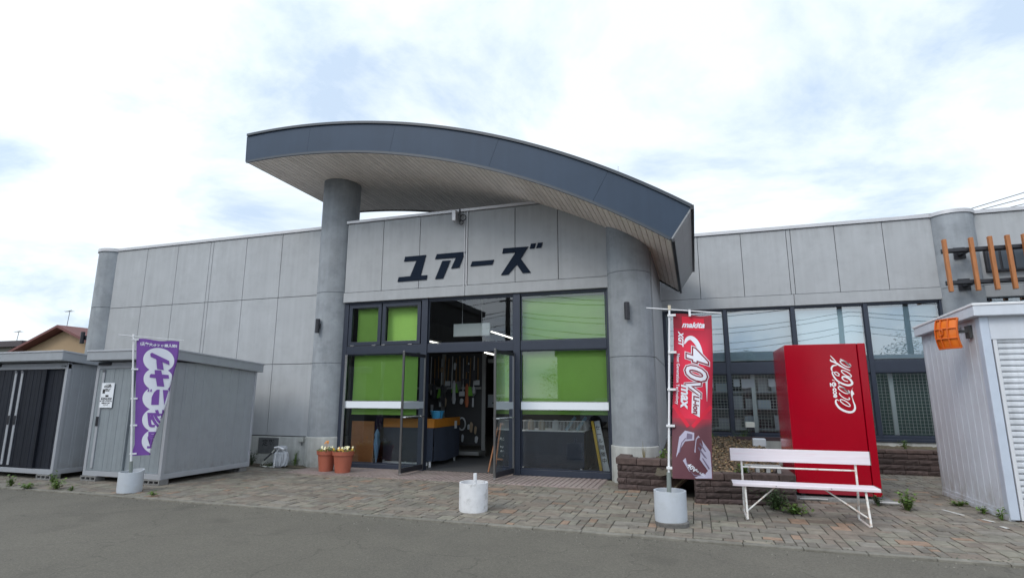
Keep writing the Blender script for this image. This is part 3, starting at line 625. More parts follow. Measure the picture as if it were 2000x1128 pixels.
# chalkboard on an easel
cb = thing('chalkboard', 'wooden framed A-board with chalk writing behind the right door', 'chalkboard', (-3.95, 11.6, .03))
f_ = MB(); tilt = Matrix.Translation((-3.93, 11.6, .03)) @ Matrix.Rotation(math.radians(-13), 4, 'X') @ Matrix.Rotation(math.radians(3), 4, 'Y')
f_.box(-.25, -.215, -.015, .015, .0, 1.0, tilt).box(.215, .25, -.015, .015, 0, 1.0, tilt).box(-.215, .215, -.014, .014, .965, 1.0, tilt).box(-.215, .215, -.014, .014, .22, .26, tilt)
f_.bar((-4.22, 11.35, .04), (-4.10, 11.60, .95), .03, .02); f_.build('easel_frame', mat('easel_wood', (.30, .13, .06), .6), cb, bev=.003)
MB().box(-.214, .214, -.006, .006, .262, .964, tilt).build('slate', mat('slate', (.03, .042, .045), .8), cb)
ch = MB()
for i, (s_, sz) in enumerate((('本日の', .07), ('お買得品', .06), ('ユアーズ', .06), ('大感謝祭開催', .075), ('各種資材', .05), ('花苗入荷しました', .048), ('農具・工具 相談', .045), ('お気軽に', .05))):
    put_text(ch, s_, lambda x, y, i=i: tilt @ Vector((x+.0, -.0085, .92-.085*i+y)), size=sz, offset=.0015)
ch.build('chalk_writing', mat('chalk', (.55, .58, .6), .9), cb)
# hanging sign and strip lights
hs = thing('hanging_sign', 'blank white sign board hung on two rods inside the doorway', 'sign', (-4.9, 12.0, 3.0))
MB().box(-5.36, -4.45, 11.97, 12.03, 2.97, 3.27).build('board', mat('sign_blank', (.85, .88, .86), .5), hs, bev=.008)
MB().tube([(-5.15, 12, 3.27), (-5.15, 12, 3.95)], .007, 6).tube([(-4.66, 12, 3.27), (-4.66, 12, 3.95)], .007, 6).build('rod', white, hs)
lg = 'fluorescent strip lights on the shop ceiling'
for (x, y, z, L, lb) in ((-6.39, 18.6, 3.7, 2.5, 'long lit strip light right of the blank hanging sign'), (-7.55, 15.3, 3.2, 1.15, 'lit strip light at the lower left of the glass above the doors'), (-6.12, 16.5, 2.9, .9, 'lit strip light deep in the shop under the door head'), (-7.5, 18.8, 2.75, 1.2, 'lit strip light farthest back over the tool racks')):
    t = thing('strip_light', lb, 'ceiling light', (x, y, z), lg)
    MB().box(x-.05, x+.05, y-L/2, y+L/2, z+.03, z+.08).build('housing', white, t); MB().tube([(x, y-L/2, z+.01), (x, y+L/2, z+.01)], .02, 8).build('tube', tube, t)
    MB().tube([(x, y-L/3, z+.08), (x, y-L/3, 3.96)], .006, 5).tube([(x, y+L/3, z+.08), (x, y+L/3, 3.96)], .006, 5).build('hanger', dark, t)
# tool rack facing the door
rk = thing('tool_rack', 'tall pegboard rack of hanging garden tools facing the doorway', 'rack', (-6.0, 14.2, .03))
MB().box(-7.9, -5.48, 14.3, 14.34, .3, 2.75).build('peg_panel', mat('peg_grey', (.055, .055, .058), .8), rk)
pst = mat('rack_post', (.26, .26, .255), .5)
for x in (-5.45, -6.65, -7.85): MB().box(x-.05, x+.05, 14.24, 14.30, .03, 2.75).build('post', pst, rk)
MB().box(-7.9, -5.38, 13.75, 14.3, .10, .19).build('base_shelf', pst, rk, bev=.006)
MB().box(-7.9, -5.5, 14.16, 14.28, 1.78, 1.84).build('hook_rail', pst, rk)
hooked = mat('tool_handle', (.33, .20, .09), .6); blade = mat('tool_blade', (.22, .23, .24), .35, metal=.6)
names = ['shovel', 'hoe', 'rake', 'spade', 'fork', 'shovel', 'trowel', 'hoe', 'spade', 'rake', 'saw', 'hoe', 'fork', 'shovel']
tl_ = 'tools hanging on the rack facing the doorway'
for i in range(14):
    x = -7.0+i*.108; top = 2.62 if i % 2 else 2.68; ln = .75+.15*math.sin(i*2.3)
    t = thing(['shovel', 'hoe', 'garden_rake', 'broom'][i % 4], 'one of the long handled tools hanging in the upper row of the rack', 'garden tool', (x, 14.15, top-ln), tl_)
    MB().tube([(x, 14.18, top), (x+.02*math.sin(i), 14.16, top-ln)], .014, 6).build('shaft', hooked if i % 3 else goods[0], t)
    hd_ = MB()
    if i % 4 == 0: hd_.poly([(x-.07, top-ln), (x+.07, top-ln), (x+.08, top-ln-.16), (x, top-ln-.26), (x-.08, top-ln-.16)], lambda a, b, d: (a, 14.13+d, b), .012)
    elif i % 4 == 1: hd_.box(x-.09, x+.07, 14.12, 14.135, top-ln-.13, top-ln)
    elif i % 4 == 2:
        hd_.box(x-.1, x+.1, 14.12, 14.14, top-ln-.03, top-ln)
        for k in range(6): hd_.box(x-.1+k*.037, x-.085+k*.037, 14.1, 14.115, top-ln-.15, top-ln-.02)
    else: hd_.poly([(x-.05, top-ln), (x+.05, top-ln), (x+.1, top-ln-.24), (x-.1, top-ln-.24)], lambda a, b, d: (a, 14.1+d, b), .04)
    hd_.build('tool_head', [blade, goods[0], goods[4], goods[3]][i % 4 if i != 3 else 3], t)
for i, (x, z, mm, w_, h_, lb) in enumerate(((-6.35, 1.65, 4, .12, .5, 'dark apron hanging in the lower row of the rack'), (-6.0, 1.7, 0, .10, .62, 'pale grey gloves bundle hanging mid rack'), (-5.62, 1.62, 5, .10, .62, 'orange red strap bundle hanging right of the grey gloves'), (-5.42, 1.76, 0, .07, .18, 'white tag card beside the orange straps'), (-6.6, 1.72, 4, .14, .4, 'dark bundle behind the blue basin'), (-6.3, .95, 4, .16, .5, 'grey coil low on the rack'), (-5.75, .98, 4, .2, .45, 'grey hose loop low on the rack'))):
    x -= .26; b = MB(); n = 8; prf = [(w_*.2, h_*.5), (w_*.5, h_*.35), (w_*.42, 0), (w_*.55, -h_*.3), (w_*.35, -h_*.5)]
    if i in (5, 6): b.tube([(x+w_*.5*math.cos(k*math.pi/8), 14.1, z-h_*.25+h_*.35*math.sin(k*math.pi/8)) for k in range(17)], .022, 6)
    else: b.lathe(prf, (x, 14.1, z), 10, sy=.4, jit=lambda k, z_: .18*math.sin(k*2.5+z_*20))
    o = b.build('hanging_goods', goods[0] if i in (5, 6) else goods[mm], smooth=True); recenter(o, (x, 14.1, z)); tag(o, lb, 'goods', 'bundles hanging on the rack')
ct_ = 'small goods crowded on the tool rack'
for i in range(26):
    x = -7.1+random.random()*1.55; z = random.choice([2.35, 2.1, 1.45, 1.2, .75, .5])+random.uniform(-.05, .05); w_, h_ = random.uniform(.04, .11), random.uniform(.10, .28)
    b = MB()
    if i % 3: b.lathe([(w_*.2, h_*.5), (w_*.5, h_*.3), (w_*.45, -h_*.3), (w_*.25, -h_*.5)], (x, 14.05, z), 8, sy=.5, jit=lambda k, z_: .2*math.sin(k*2.1+z_*30))
    else: b.box(x-w_/2, x+w_/2, 14.03, 14.04, z-h_/2, z+h_/2)
    o = b.build('rack_goods', [goods[0], cleanw, goods[1], goods[4], goods[0], goods[1]][i % 6]); recenter(o, (x, 14.05, z)); tag(o, 'one of the small packs and cards crowded on the tool rack', 'goods', ct_)
ib = thing('inner_door', 'grey framed inner sliding door with lettered band deep in the entrance', 'door', (-4.6, 14.4, .03))
MB().box(-5.38, -3.3, 14.40, 14.44, 1.32, 1.62).build('safety_band', mat('band_grey', (.20, .22, .235), .6), ib)
MB().box(-5.38, -3.3, 14.38, 14.45, 2.5, 2.6).box(-5.38, -3.3, 14.38, 14.395, 1.62, 1.64).box(-5.38, -3.3, 14.38, 14.395, 1.30, 1.32).build('frame', pst, ib)
b = MB(); put_text(b, 'ユアーズ', lambda x, y: (-4.75+x, 14.385, 1.47+y), size=.26, offset=.008, shear=.3); b.build('lettering', ink, ib)
# shelves behind the right wing windows
ms = thing('wire_mesh_panels', 'white wire mesh panels behind the lower shop windows', 'mesh panel', (2.4, 15.4, .7))
wr_ = mat('mesh_wire', (.70, .76, .72), .5)
for a, b in ((-.6, 1.33), (1.45, 2.6), (2.7, 4.35), (4.45, 5.45)):
    q = MB(); x = a
    while x < b: q.bar((x, 15.42, .74), (x, 15.42, 2.13), .007, .007); x += .075
    z = .76
    while z < 2.13: q.bar((a, 15.42, z), (b, 15.42, z), .007, .007); z += .075
    q.build('wire_grid', wr_, ms)
for x in (1.39, 4.40): MB().box(x-.045, x+.045, 15.38, 15.44, .72, 2.14).build('post', mat('pale_post', (.72, .78, .78), .5), ms)
for x, lb in ((.9, 'lit strip light behind the window by the red banner'), (2.9, 'lit strip light behind the window above the vending machine'), (4.6, 'lit strip light behind the window beside the garage')):
    t = thing('strip_light', lb, 'ceiling light', (x, 16.4, 2.95), 'strip lights in the right wing')
    MB().box(x-.05, x+.05, 15.6, 17.2, 2.99, 3.04).build('housing', white, t); MB().tube([(x, 15.6, 2.96), (x, 17.2, 2.96)], .022, 8).build('tube', mat('bright_tube', (.8, .8, .8), .5, emit=((1, .98, .93), 15.0)), t)
    MB().tube([(x, 16.4, 3.04), (x, 16.4, 4.0)], .006, 5).build('hanger', dark, t)
sf = thing('stock_shelf', 'pale stock shelves seen through mesh behind the red banner', 'shelf', (1.2, 15.7, .03))
for z in (.80, 1.30, 1.72): MB().box(-.5, 2.55, 15.55, 16.1, z-.03, z).build('shelf_board', cleanw, sf)
MB().box(-.5, 2.6, 16.12, 16.16, .03, 2.2).build('back_panel', mat('shelf_back', (.22, .25, .25), .8), sf)
for i in range(26):
    z = (.80, 1.30, 1.72)[i % 3]; x = -.35+(i//3)*.33+random.uniform(-.03, .03); h_ = random.uniform(.20, .36); w_ = random.uniform(.2, .31)
    o = MB().box(x-w_/2, x+w_/2, 15.58, 15.9, z+.002, z+h_).build('carton', [goods[0], cleanw, goods[4], blindw][i % 4], bev=.005); recenter(o, (x, 15.75, z)); tag(o, 'one of the pale cartons on the shelves behind the mesh windows', 'carton', 'cartons on the stock shelves')
for i, x in enumerate((.02, .3, .93, 1.12, 1.27, 1.75, 2.02)):
    o = MB().box(x, x+.15, 15.36, 15.365, 1.80+.02*(i % 3), 2.03).build('paper_tag', paper); recenter(o, (x, 15.36, 1.8)); tag(o, 'one of the white paper slips hung high on the wire mesh', 'paper slip', 'paper slips on the mesh')
cu = MB(); n = 90; vs = []
for j in range(2):
    for i in range(n+1): vs.append((2.75+2.75*i/n, 15.75+.03*math.sin(i*.9)+.02*math.sin(i*2.1), .05+2.15*j))
cu.add(vs, [(i, i+1, n+2+i, n+1+i) for i in range(n)])
o = cu.build('green_curtain', mat('curtain_green', (.10, .17, .14), .85), smooth=True); recenter(o, (4, 15.75, 0)); tag(o, 'dark green pleated net curtain behind the mesh by the garage', 'curtain')

# ------------------------------------------------------------------ left sheds
def blocks(x, y, label, n=3, group='concrete blocks under the sheds'):
    b = MB(); L = .40; z1 = .105; b.box(x, x+L, y, y+.19, .012, .036); b.box(x, x+L, y, y+.19, z1-.024, z1)
    for k in range(n+1):
        xx = x+k*(L-.03)/n; b.box(xx, xx+.03, y+.001, y+.189, .036, z1-.024)
    b.box(x+.01, x+L-.01, y+.18, y+.188, .036, z1-.024)
    o = b.build('concrete_block', block, bev=.003); recenter(o, (x+L/2, y+.09, .012)); tag(o, label, 'concrete block', group); return o
def shed(x0, x1, yf_, yb, label, doorm, handle_x, gap_x):
    zb, zt, zr = .105, 2.22, 2.43
    t = thing('storage_shed', label, 'shed', ((x0+x1)/2, (yf_+yb)/2, zb))
    fr = MB()
    fr.box(x0, x1, yf_, yb, zb, zb+.09); fr.box(x0, x0+.07, yf_, yf_+.07, zb+.09, zt); fr.box(x1-.07, x1, yf_, yf_+.07, zb+.09, zt)
    fr.box(x0, x0+.05, yb-.05, yb, zb+.09, zt); fr.box(x1-.05, x1, yb-.05, yb, zb+.09, zt); fr.box(x0, x1, yf_+.002, yf_+.07, zt-.10, zt+.02)
    fr.build('shed_frame', shed_l, t, bev=.006)
    for xs_ in (x0+.012, x1-.030):
        sp = MB(); n = int((yb-yf_)/.058)
        for i in range(n):
            a = yf_+.07+i*(yb-yf_-.12)/n; b_ = yf_+.07+(i+1)*(yb-yf_-.12)/n; dp = .008 if i % 4 == 3 else (.0 if i % 2 else .003)
            sp.box(xs_+dp, xs_+.018-dp, a, b_, zb+.09, zt)
        sp.build('side_panel', shed_s, t)
    MB().box(x0+.02, x1-.02, yb-.03, yb-.01, zb+.09, zt).build('back_panel', shed_s, t)
    r_ = MB(); o_ = .07; zl = .05
    for a, b_, c, d in ((x0-o_, x1+o_, yf_-.20, yf_-.19),):
        pass
    slope = .14/(yb-yf_)
    vs = []
    for (X_, Y_) in ((x0-o_, yf_-.18), (x1+o_, yf_-.18), (x1+o_, yb+.1), (x0-o_, yb+.1)):
        zt_ = zr-slope*(Y_-yf_); vs += [(X_, Y_, zt_-.17), (X_, Y_, zt_)]
    r_.add(vs, [(0, 2, 4, 6), (1, 7, 5, 3), (0, 1, 3, 2), (2, 3, 5, 4), (4, 5, 7, 6), (6, 7, 1, 0)]); r_.build('shed_roof', shed_s, t, bev=.008)
    r2 = MB(); vs = []
    for (X_, Y_) in ((x0-o_-.012, yf_-.192), (x1+o_+.012, yf_-.192), (x1+o_+.012, yb+.11), (x0-o_-.012, yb+.11)):
        zt_ = zr-slope*(Y_-yf_); vs += [(X_, Y_, zt_-.01), (X_, Y_, zt_+.025)]
    r2.add(vs, [(0, 2, 4, 6), (1, 7, 5, 3), (0, 1, 3, 2), (2, 3, 5, 4), (4, 5, 7, 6), (6, 7, 1, 0)]); r2.build('roof_rim', shed_l, t, bev=.006)
    nd_ = 2
    for k, (a, b_) in enumerate(((x0+.075, gap_x), (gap_x-.02, x1-.075))):
        d = MB(); yy = yf_+.012 if k == 0 else yf_+.045; x = a; w_ = (b_-a); n = max(4, int(w_/.055))
        for i in range(n):
            xa = a+w_*i/n; dp = (.0, .0015, .0, .004)[i % 4]; d.box(xa, a+w_*(i+1)/n, yy+dp, yy+.022, zb+.095, zt-.105)
        dd = d.build('sliding_door', doorm, t)
        if k == 0:
            for hx in handle_x:
                MB().box(hx-.03, hx+.03, yf_-.006, yf_+.010, zb+.14, zt-.15).build('pull_bar', shed_l, dd, bev=.004)
                MB().box(hx-.035, hx+.035, yf_-.016, yf_-.007, 1.02, 1.2).build('handle', dark, dd, bev=.006)
                MB().box(hx-.03, hx+.03, yf_-.014, yf_-.007, zt-.17, zt-.12).build('handle_cap', mat('cap_grey', (.12, .13, .15), .5), dd)
    MB().box(gap_x-.03, gap_x+.0, yf_+.0, yf_+.011, zb+.095, zt-.105).build('door_edge', doorm, t)
    MB().box((x0+x1)/2-.9, (x0+x1)/2-.6, yf_-.05, yf_+.01, zt-.035, zt+.015).build('lock_recess', dark, t, bev=.01)
    return t
s2 = shed(-11.25, -9.28, 7.98, 10.12, 'silver storage shed with grey green sliding doors and a price notice', shed_g, [-11.04], -10.25)
s1 = shed(-14.60, -11.83, 7.82, 9.2, 'silver storage shed with dark navy sliding doors at the left edge', shed_d, [-13.32, -13.13], -12.42)
for x, y, lb in ((-11.25, 7.95, 'concrete block under the front left corner of the grey door shed'), (-9.66, 7.95, 'concrete block under the front right corner of the grey door shed'), (-9.70, 9.88, 'concrete block under the rear right corner of the grey door shed'), (-12.22, 7.79, 'concrete block under the right corner of the navy door shed')): blocks(x, y, lb)
pp = thing('price_notice', 'white printed price notice stuck on the grey green shed door', 'notice', (-10.93, 7.98, 1.37))
MB().box(-11.03, -10.70, 7.966, 7.972, 1.37, 1.84).build('sheet', paper, pp)
tx = MB()
for s_, z, sz in (('イナバ物置', 1.80, .03), ('展示品特価', 1.765, .04), ('物置本体 価格', 1.72, .025), ('組立費 別途', 1.69, .025), ('¥204,000', 1.535, .075), ('配送・組立についてはご相談下さい', 1.49, .02), ('お問合せはレジまで', 1.455, .025), ('ユアーズ', 1.42, .03)):
    put_text(tx, s_, lambda x, y, z=z: (-10.865+x, 7.963, z+y), size=sz, offset=.0012)
tx.box(-10.99, -10.93, 7.9625, 7.9640, 1.64, 1.72).box(-10.90, -10.82, 7.9625, 7.9640, 1.575, 1.61); tx.build('print', ink, pp)
b = MB(); put_text(b, 'イナバ物置', lambda x, y: (-11.95+x, 7.816, 2.17+y), size=.03, offset=.001); o = b.build('maker_lettering', joint, s1)

# ------------------------------------------------------------------ right garage
X0, X1, Y0, Y1 = 3.80, 6.6, 9.27, 11.38
gr = thing('garage_shed', 'white metal garage with roller shutter at the right edge', 'garage', (5, 10.4, 0))
sp = MB(); n = 20
for i in range(n):
    a = Y0+.10+i*(Y1-Y0-.12)/n; b_ = Y0+.10+(i+1)*(Y1-Y0-.12)/n; sp.box(X0+(.0 if i % 2 else .003), X0+.03, a, b_, .13, 2.69-.03*(a-Y0))
sp.build('side_panel', shed_w, gr)
MB().box(X0-.015, X0+.05, Y0, Y1, .012, .075).box(X0-.006, X0+.05, Y0+.02, Y1, .077, .128).build('base_rail', shed_w, gr, bev=.004)
MB().box(X0-.012, X0+.095, Y0-.03, Y0+.10, .03, 2.69).build('corner_post', mat('garage_trim', (.50, .56, .66), .35, metal=.1, var=.04), gr, bev=.012)
MB().box(X0, X1, Y1-.03, Y1, .03, 2.62).box(X1-.03, X1, Y0, Y1-.03, .03, 2.62).build('back_panel', shed_w, gr)
hb = MB().box(X0+.096, X1, Y0-.02, Y0+.08, 2.37, 2.70); hb.build('shutter_header', shed_w, gr, bev=.006)
rf = MB(); vs = []
for (x_, y_) in ((X0-.10, Y0-.13), (X1+.1, Y0-.13), (X1+.1, Y1+.01), (X0-.10, Y1+.01)):
    zt_ = 2.84-.03*(y_-Y0); vs += [(x_, y_, zt_-.155), (x_, y_, zt_)]
rf.add(vs, [(0, 2, 4, 6), (1, 7, 5, 3), (0, 1, 3, 2), (2, 3, 5, 4), (4, 5, 7, 6), (6, 7, 1, 0)]); rf.build('garage_roof', shed_w, gr, bev=.01)
rf = MB(); vs = []
for (x_, y_) in ((X0-.112, Y0-.142), (X1+.11, Y0-.142), (X1+.11, Y1+.022), (X0-.112, Y1+.022)):
    zt_ = 2.84-.03*(y_-Y0); vs += [(x_, y_, zt_-.012), (x_, y_, zt_+.022)]
rf.add(vs, [(0, 2, 4, 6), (1, 7, 5, 3), (0, 1, 3, 2), (2, 3, 5, 4), (4, 5, 7, 6), (6, 7, 1, 0)]); rf.build('roof_rim', white, gr, bev=.006)
st = MB(); z = .06; k = 0
while z < 2.36:
    st.add([(X0+.16, Y0+.03, z), (X1-.1, Y0+.03, z), (X1-.1, Y0+.008, z+.02), (X0+.16, Y0+.008, z+.02), (X1-.1, Y0+.008, z+.055), (X0+.16, Y0+.008, z+.055), (X1-.1, Y0+.03, z+.072), (X0+.16, Y0+.03, z+.072)],
           [(0, 1, 2, 3), (3, 2, 4, 5), (5, 4, 6, 7)]); z += .078; k += 1
st.build('roller_shutter', shut, gr, solid=1)
MB().box(X0+.15, X1-.1, Y0+.031, Y0+.05, .03, 2.38).build('shutter_backing', joint, gr)
MB().box(X0+.115, X0+.158, Y0-.012, Y0+.04, .03, 2.37).build('guide_rail', mat('rail_white', (.6, .62, .66), .4), gr)
b = MB(); put_text(b, 'イナバ', lambda x, y: (3.797, 9.9-x*1, 2.585+y), size=.05, offset=.002); b.build('maker_lettering', joint, gr)
# convex traffic mirror, back side
mr = thing('traffic_mirror', 'orange backed traffic mirror fixed to the side of the white garage', 'mirror', (3.55, 9.75, 2.5))
def mf(u, v, d):   # u,v in -.5..+.5; back shell turned to the street
    b_ = .06*(1-(u*u+v*v)*2.6)+d
    return (3.52+u*.36*.41-b_*.91, 9.55-u*.36*.91-b_*.41, 2.49+v*.42)
n = 16; vs = [mf(i/n-.5, j/n-.5, 0) for j in range(n+1) for i in range(n+1)]; vs2 = [mf(i/n-.5, j/n-.5, .0) for j in range(n+1) for i in range(n+1)]
ms_ = MB(); ms_.add(vs, [(j*(n+1)+i, j*(n+1)+i+1, (j+1)*(n+1)+i+1, (j+1)*(n+1)+i) for j in range(n) for i in range(n)])
o = ms_.build('mirror_shell', ornm, mr, smooth=True); md = o.modifiers.new('s', 'SOLIDIFY'); md.thickness = .02
ribs = MB()
for u in (-.5, -.17, .17, .5): ribs.tube([mf(u, v/8-.5, .012) for v in range(9)], .011, 6)
for v in (-.5, -.17, .17, .5): ribs.tube([mf(u/8-.5, v, .012) for u in range(9)], .011, 6)
ribs.tube([mf(-.12+.10*math.cos(k*math.pi/8), .05+.10*math.sin(k*math.pi/8), .01) for k in range(17)], .013, 6)
ribs.build('ribs', mat('mirror_orange_dark', (.60, .12, .012), .4), mr, smooth=True)
MB().box(3.52, 3.80, 9.54, 9.58, 2.50, 2.54).box(3.76, 3.795, 9.50, 9.64, 2.42, 2.60).build('bracket', joint, mr)

# ------------------------------------------------------------------ vending machine and its slab
vm = thing('vending_machine', 'tall glossy red drinks vending machine seen from its side', 'vending machine', (2.0, 10.9, .1))
MB().box(1.45, 2.50, 10.2, 11.6, .10, 2.44).build('cabinet', red, vm, bev=.008)
MB().box(1.441, 1.4495, 10.215, 11.58, .13, 2.42).build('side_panel', redd, vm)
MB().box(2.508, 2.62, 10.185, 11.6, .10, 2.44).build('door', red, vm, bev=.010)
MB().box(1.50, 1.56, 10.25, 11.5, .06, .10).box(2.45, 2.55, 10.25, 11.5, .06, .10).build('foot', joint, vm)
MB().box(1.47, 2.49, 10.193, 10.199, .10, .16).build('kick_strip', mat('kick_red', (.25, .006, .02), .4), vm)
cw = MB(); FY = 10.196; fn = lambda x, y: (x, FY, y)
def smoothpts(p, k=3):
    out = []
    for i in range(len(p)-1):
        a, b, c, d = p[max(i-1, 0)], p[i], p[i+1], p[min(i+2, len(p)-1)]
        for j in range(k):
            t_ = j/k; out.append(tuple(.5*(2*b[q]+(c[q]-a[q])*t_+(2*a[q]-5*b[q]+4*c[q]-d[q])*t_*t_+(3*b[q]-a[q]-3*c[q]+d[q])*t_**3) for q in (0, 1)))
    out.append(p[-1]); return out
def sk(p, wl): q = smoothpts(p); n = len(q); stroke(cw, q, [wl[0]+(wl[1]-wl[0])*math.sin(math.pi*i/(n-1)) for i in range(n)], fn)
sk([(2.168, 1.534), (2.141, 1.553), (2.124, 1.536), (2.125, 1.491), (2.157, 1.431), (2.215, 1.385), (2.292, 1.358), (2.35, 1.369), (2.381, 1.413), (2.383, 1.467), (2.369, 1.527), (2.359, 1.6)], (.008, .034))
cw.poly([(2.391, 1.745), (2.369, 1.705), (2.396, 1.641), (2.372, 1.621), (2.364, 1.581), (2.352, 1.586), (2.345, 1.641), (2.351, 1.685)], lambda x, y, d: fn(x, y))
sk([(2.113, 2.252), (2.162, 2.187), (2.19, 2.145)], (.008, .016)); sk([(2.112, 2.193), (2.114, 2.167), (2.163, 2.146), (2.214, 2.109), (2.281, 2.058), (2.375, 2.006)], (.010, .030))
sk([(2.119, 1.999), (2.11, 2.045), (2.139, 2.088), (2.194, 2.097)], (.010, .026))
sk([(2.214, 1.925), (2.178, 1.932), (2.146, 1.973), (2.175, 1.988), (2.216, 1.947), (2.18, 1.93)], (.010, .014))
sk([(2.14, 1.985), (2.115, 1.984), (2.128, 1.928), (2.171, 1.856), (2.238, 1.806), (2.316, 1.777), (2.371, 1.79), (2.382, 1.825), (2.353, 1.875), (2.302, 1.908), (2.258, 1.911), (2.251, 1.886), (2.279, 1.851), (2.327, 1.837)], (.010, .032))
sk([(2.183, 1.808), (2.212, 1.811)], (.018, .022)); sk([(2.187, 1.775), (2.250, 1.735), (2.330, 1.650), (2.318, 1.70)], (.010, .022)); sk([(2.249, 2.195), (2.316, 2.150), (2.390, 2.075), (2.375, 2.12)], (.010, .022))
for li, (cx_, cz_) in enumerate(((2.253, 1.501), (2.254, 1.606), (2.245, 1.70), (2.316, 1.961), (2.312, 2.115))):
    an = math.radians(-37); q = []
    for k in range(3 if li == 1 else 0, 14 if li == 1 else 17):
        a = k*math.pi/8+(math.pi*.62 if li == 1 else 0); u, v = .082*math.cos(a), .028*math.sin(a); q.append((cx_+u*math.cos(an)-v*math.sin(an), cz_+u*math.sin(an)+v*math.cos(an)))
    stroke(cw, q, .015, fn)
put_text(cw, 'ecoる', lambda x, y: (2.115-y, FY, 1.71+x), size=.105, offset=.004); stroke(cw, [(2.105, 1.865), (2.14, 1.85)], .01, fn)
cw.build('script_lettering', mat('logo_white', (.78, .77, .80), .5), vm)
o = MB().box(1.35, 2.75, 10.12, 11.7, .0, .058).build('concrete_slab', block, bev=.01); recenter(o, (2, 10.9, 0)); tag(o, 'low weathered concrete slab under the red vending machine', 'slab')
for pts, rr, lb in (([(1.46, 10.1, .03), (1.7, 10.09, .04), (1.85, 10.1, .035)], .012, 'thin pale pipe piece lying at the left front of the vending machine slab'), ([(2.45, 10.06, .04), (2.8, 10.03, .045)], .02, 'thicker pale pipe end sticking out at the right of the vending machine slab')):
    o = MB().tube(pts, rr, 6).build('loose_pipe', mat('pipe_grey', (.45, .45, .45), .5)); recenter(o, pts[0]); tag(o, lb, 'pipe')

PAINT = ((3.26, 9.86, 3.37, 9.50), (3.50, 9.27, 3.56, 9.13), (3.52, 8.85, 3.54, 8.75))
# ------------------------------------------------------------------ planters
def planter(segs, label, courses=4, top=.50, cap=.10):
    c = segs[0][0]; t = thing('stone_planter', label, 'planter wall', (c[0], c[1], 0))
    b = MB(); h_ = (top-cap)/courses
    for (p, q) in segs:
        p = Vector((*p, 0)); q = Vector((*q, 0)); L = (q-p).length; d = (q-p).normalized(); nn_ = Vector((d.y, -d.x, 0))
        for k in range(courses):
            s_ = -random.uniform(0, .3); 
            while s_ < L:
                l = random.uniform(.34, .5); a, e_ = max(s_, 0), min(s_+l-.008, L); s_ += l
                if e_-a < .04: continue
                kk = random.uniform(.7, 1.3); b.ct = (kk, kk*.96, kk*.95); ins = random.uniform(-.008, .008); z0_, z1_ = .005+k*h_, .005+(k+1)*h_-.010
                m_ = 7; cols = []; vs = []
                for i in range(m_+1):
                    s2_ = a+(e_-a)*i/m_; pt_ = p+d*s2_
                    for zz_, bul in ((z0_, 0), ((z0_*.6+z1_*.4), .022), ((z0_*.25+z1_*.75), .020), (z1_, 0)):
                        e2 = bul*random.uniform(.3, 1.25) if 0 < i < m_ else bul*.3
                        vs.append(pt_+nn_*(ins+e2)+Vector((0, 0, zz_)))
                for i in range(m_+1): vs += [p+d*(a+(e_-a)*i/m_)-nn_*.14+Vector((0, 0, z0_)), p+d*(a+(e_-a)*i/m_)-nn_*.14+Vector((0, 0, z1_))]
                fs = []; o_ = 4*(m_+1)
                for i in range(m_):
                    for r in range(3): fs.append((i*4+r, (i+1)*4+r, (i+1)*4+r+1, i*4+r+1))
                    fs += [(i*4+3, (i+1)*4+3, o_+(i+1)*2+1, o_+i*2+1), (o_+i*2, o_+(i+1)*2, (i+1)*4, i*4)]
                fs += [(0, 1, 2, 3, o_+1, o_), (m_*4, o_+m_*2, o_+m_*2+1, m_*4+3, m_*4+2, m_*4+1)]
                b.add(vs, fs)
    b.build('wall_courses', brickm, t)
    c = MB()
    for (p, q) in segs:
        p = Vector((*p, 0)); q = Vector((*q, 0)); L = (q-p).length; d = (q-p).normalized(); nn_ = Vector((d.y, -d.x, 0)); s_ = 0
        while s_ < L-.02:
            l = min(random.uniform(.34, .46), L-s_); kk = random.uniform(.95, 1.5); c.ct = (kk, kk*.93, kk*.88)
            c.bar(p+d*(s_+.004)-nn_*.09+Vector((0, 0, top-cap/2+random.uniform(-.004, .004))), p+d*(s_+l-.004)-nn_*.09+Vector((0, 0, top-cap/2)), .235, cap-.01); s_ += l
    c.build('capstone', brickm, t, bev=.012)
    return t
planter([((-1.38, 10.9), (-1.38, 10.21)), ((-1.38, 10.21), (-.36, 10.10))], 'short brown stone planter wall beside the right entrance column', top=.55, cap=.12)
planter([((-.08, 9.95), (-.08, 9.27)), ((-.08, 9.27), (1.32, 9.50)), ((1.32, 9.50), (1.32, 10.3))], 'brown stone planter wall behind the white bench', top=.46, cap=.11)
planter([((2.4, 13.85), (5.8, 13.85))], 'brown stone planter wall behind the vending machine by the garage', top=.52, cap=.08)
def soil(name, x0, x1, y0, y1, z0, z1):
    return ground_sheet(name, x0, x1, y0, y1, 0, soilm, 40, 40, lambda x, y: z0+(z1-z0)*(y-y0)/(y1-y0)+random.uniform(-.02, .03))
soil('soil', -1.2, -.25, 10.2, 11.4, .42, .5); soil('soil', -.7, 1.32, 9.45, 14.98, .36, .62); soil('soil', 2.4, 5.6, 13.95, 14.98, .44, .5)
mu = MB()
def leafq(mb, p, s_, flat=1, lo=.7, hi=1.3, base=None):
    a = random.uniform(0, 6.28); d = Vector((math.cos(a), math.sin(a), random.uniform(-.3, .6)*flat)).normalized(); e_ = Vector((-math.sin(a), math.cos(a), random.uniform(-.4, .4)*flat)); k = random.uniform(lo, hi)
    mb.ct = (k*random.uniform(.85, 1.15), k, k*random.uniform(.8, 1.1)); p = Vector(p)
    mb.add([p, p+d*s_*.5+e_*s_*.28, p+d*s_, p+d*s_*.5-e_*s_*.28], [(0, 1, 2, 3)])
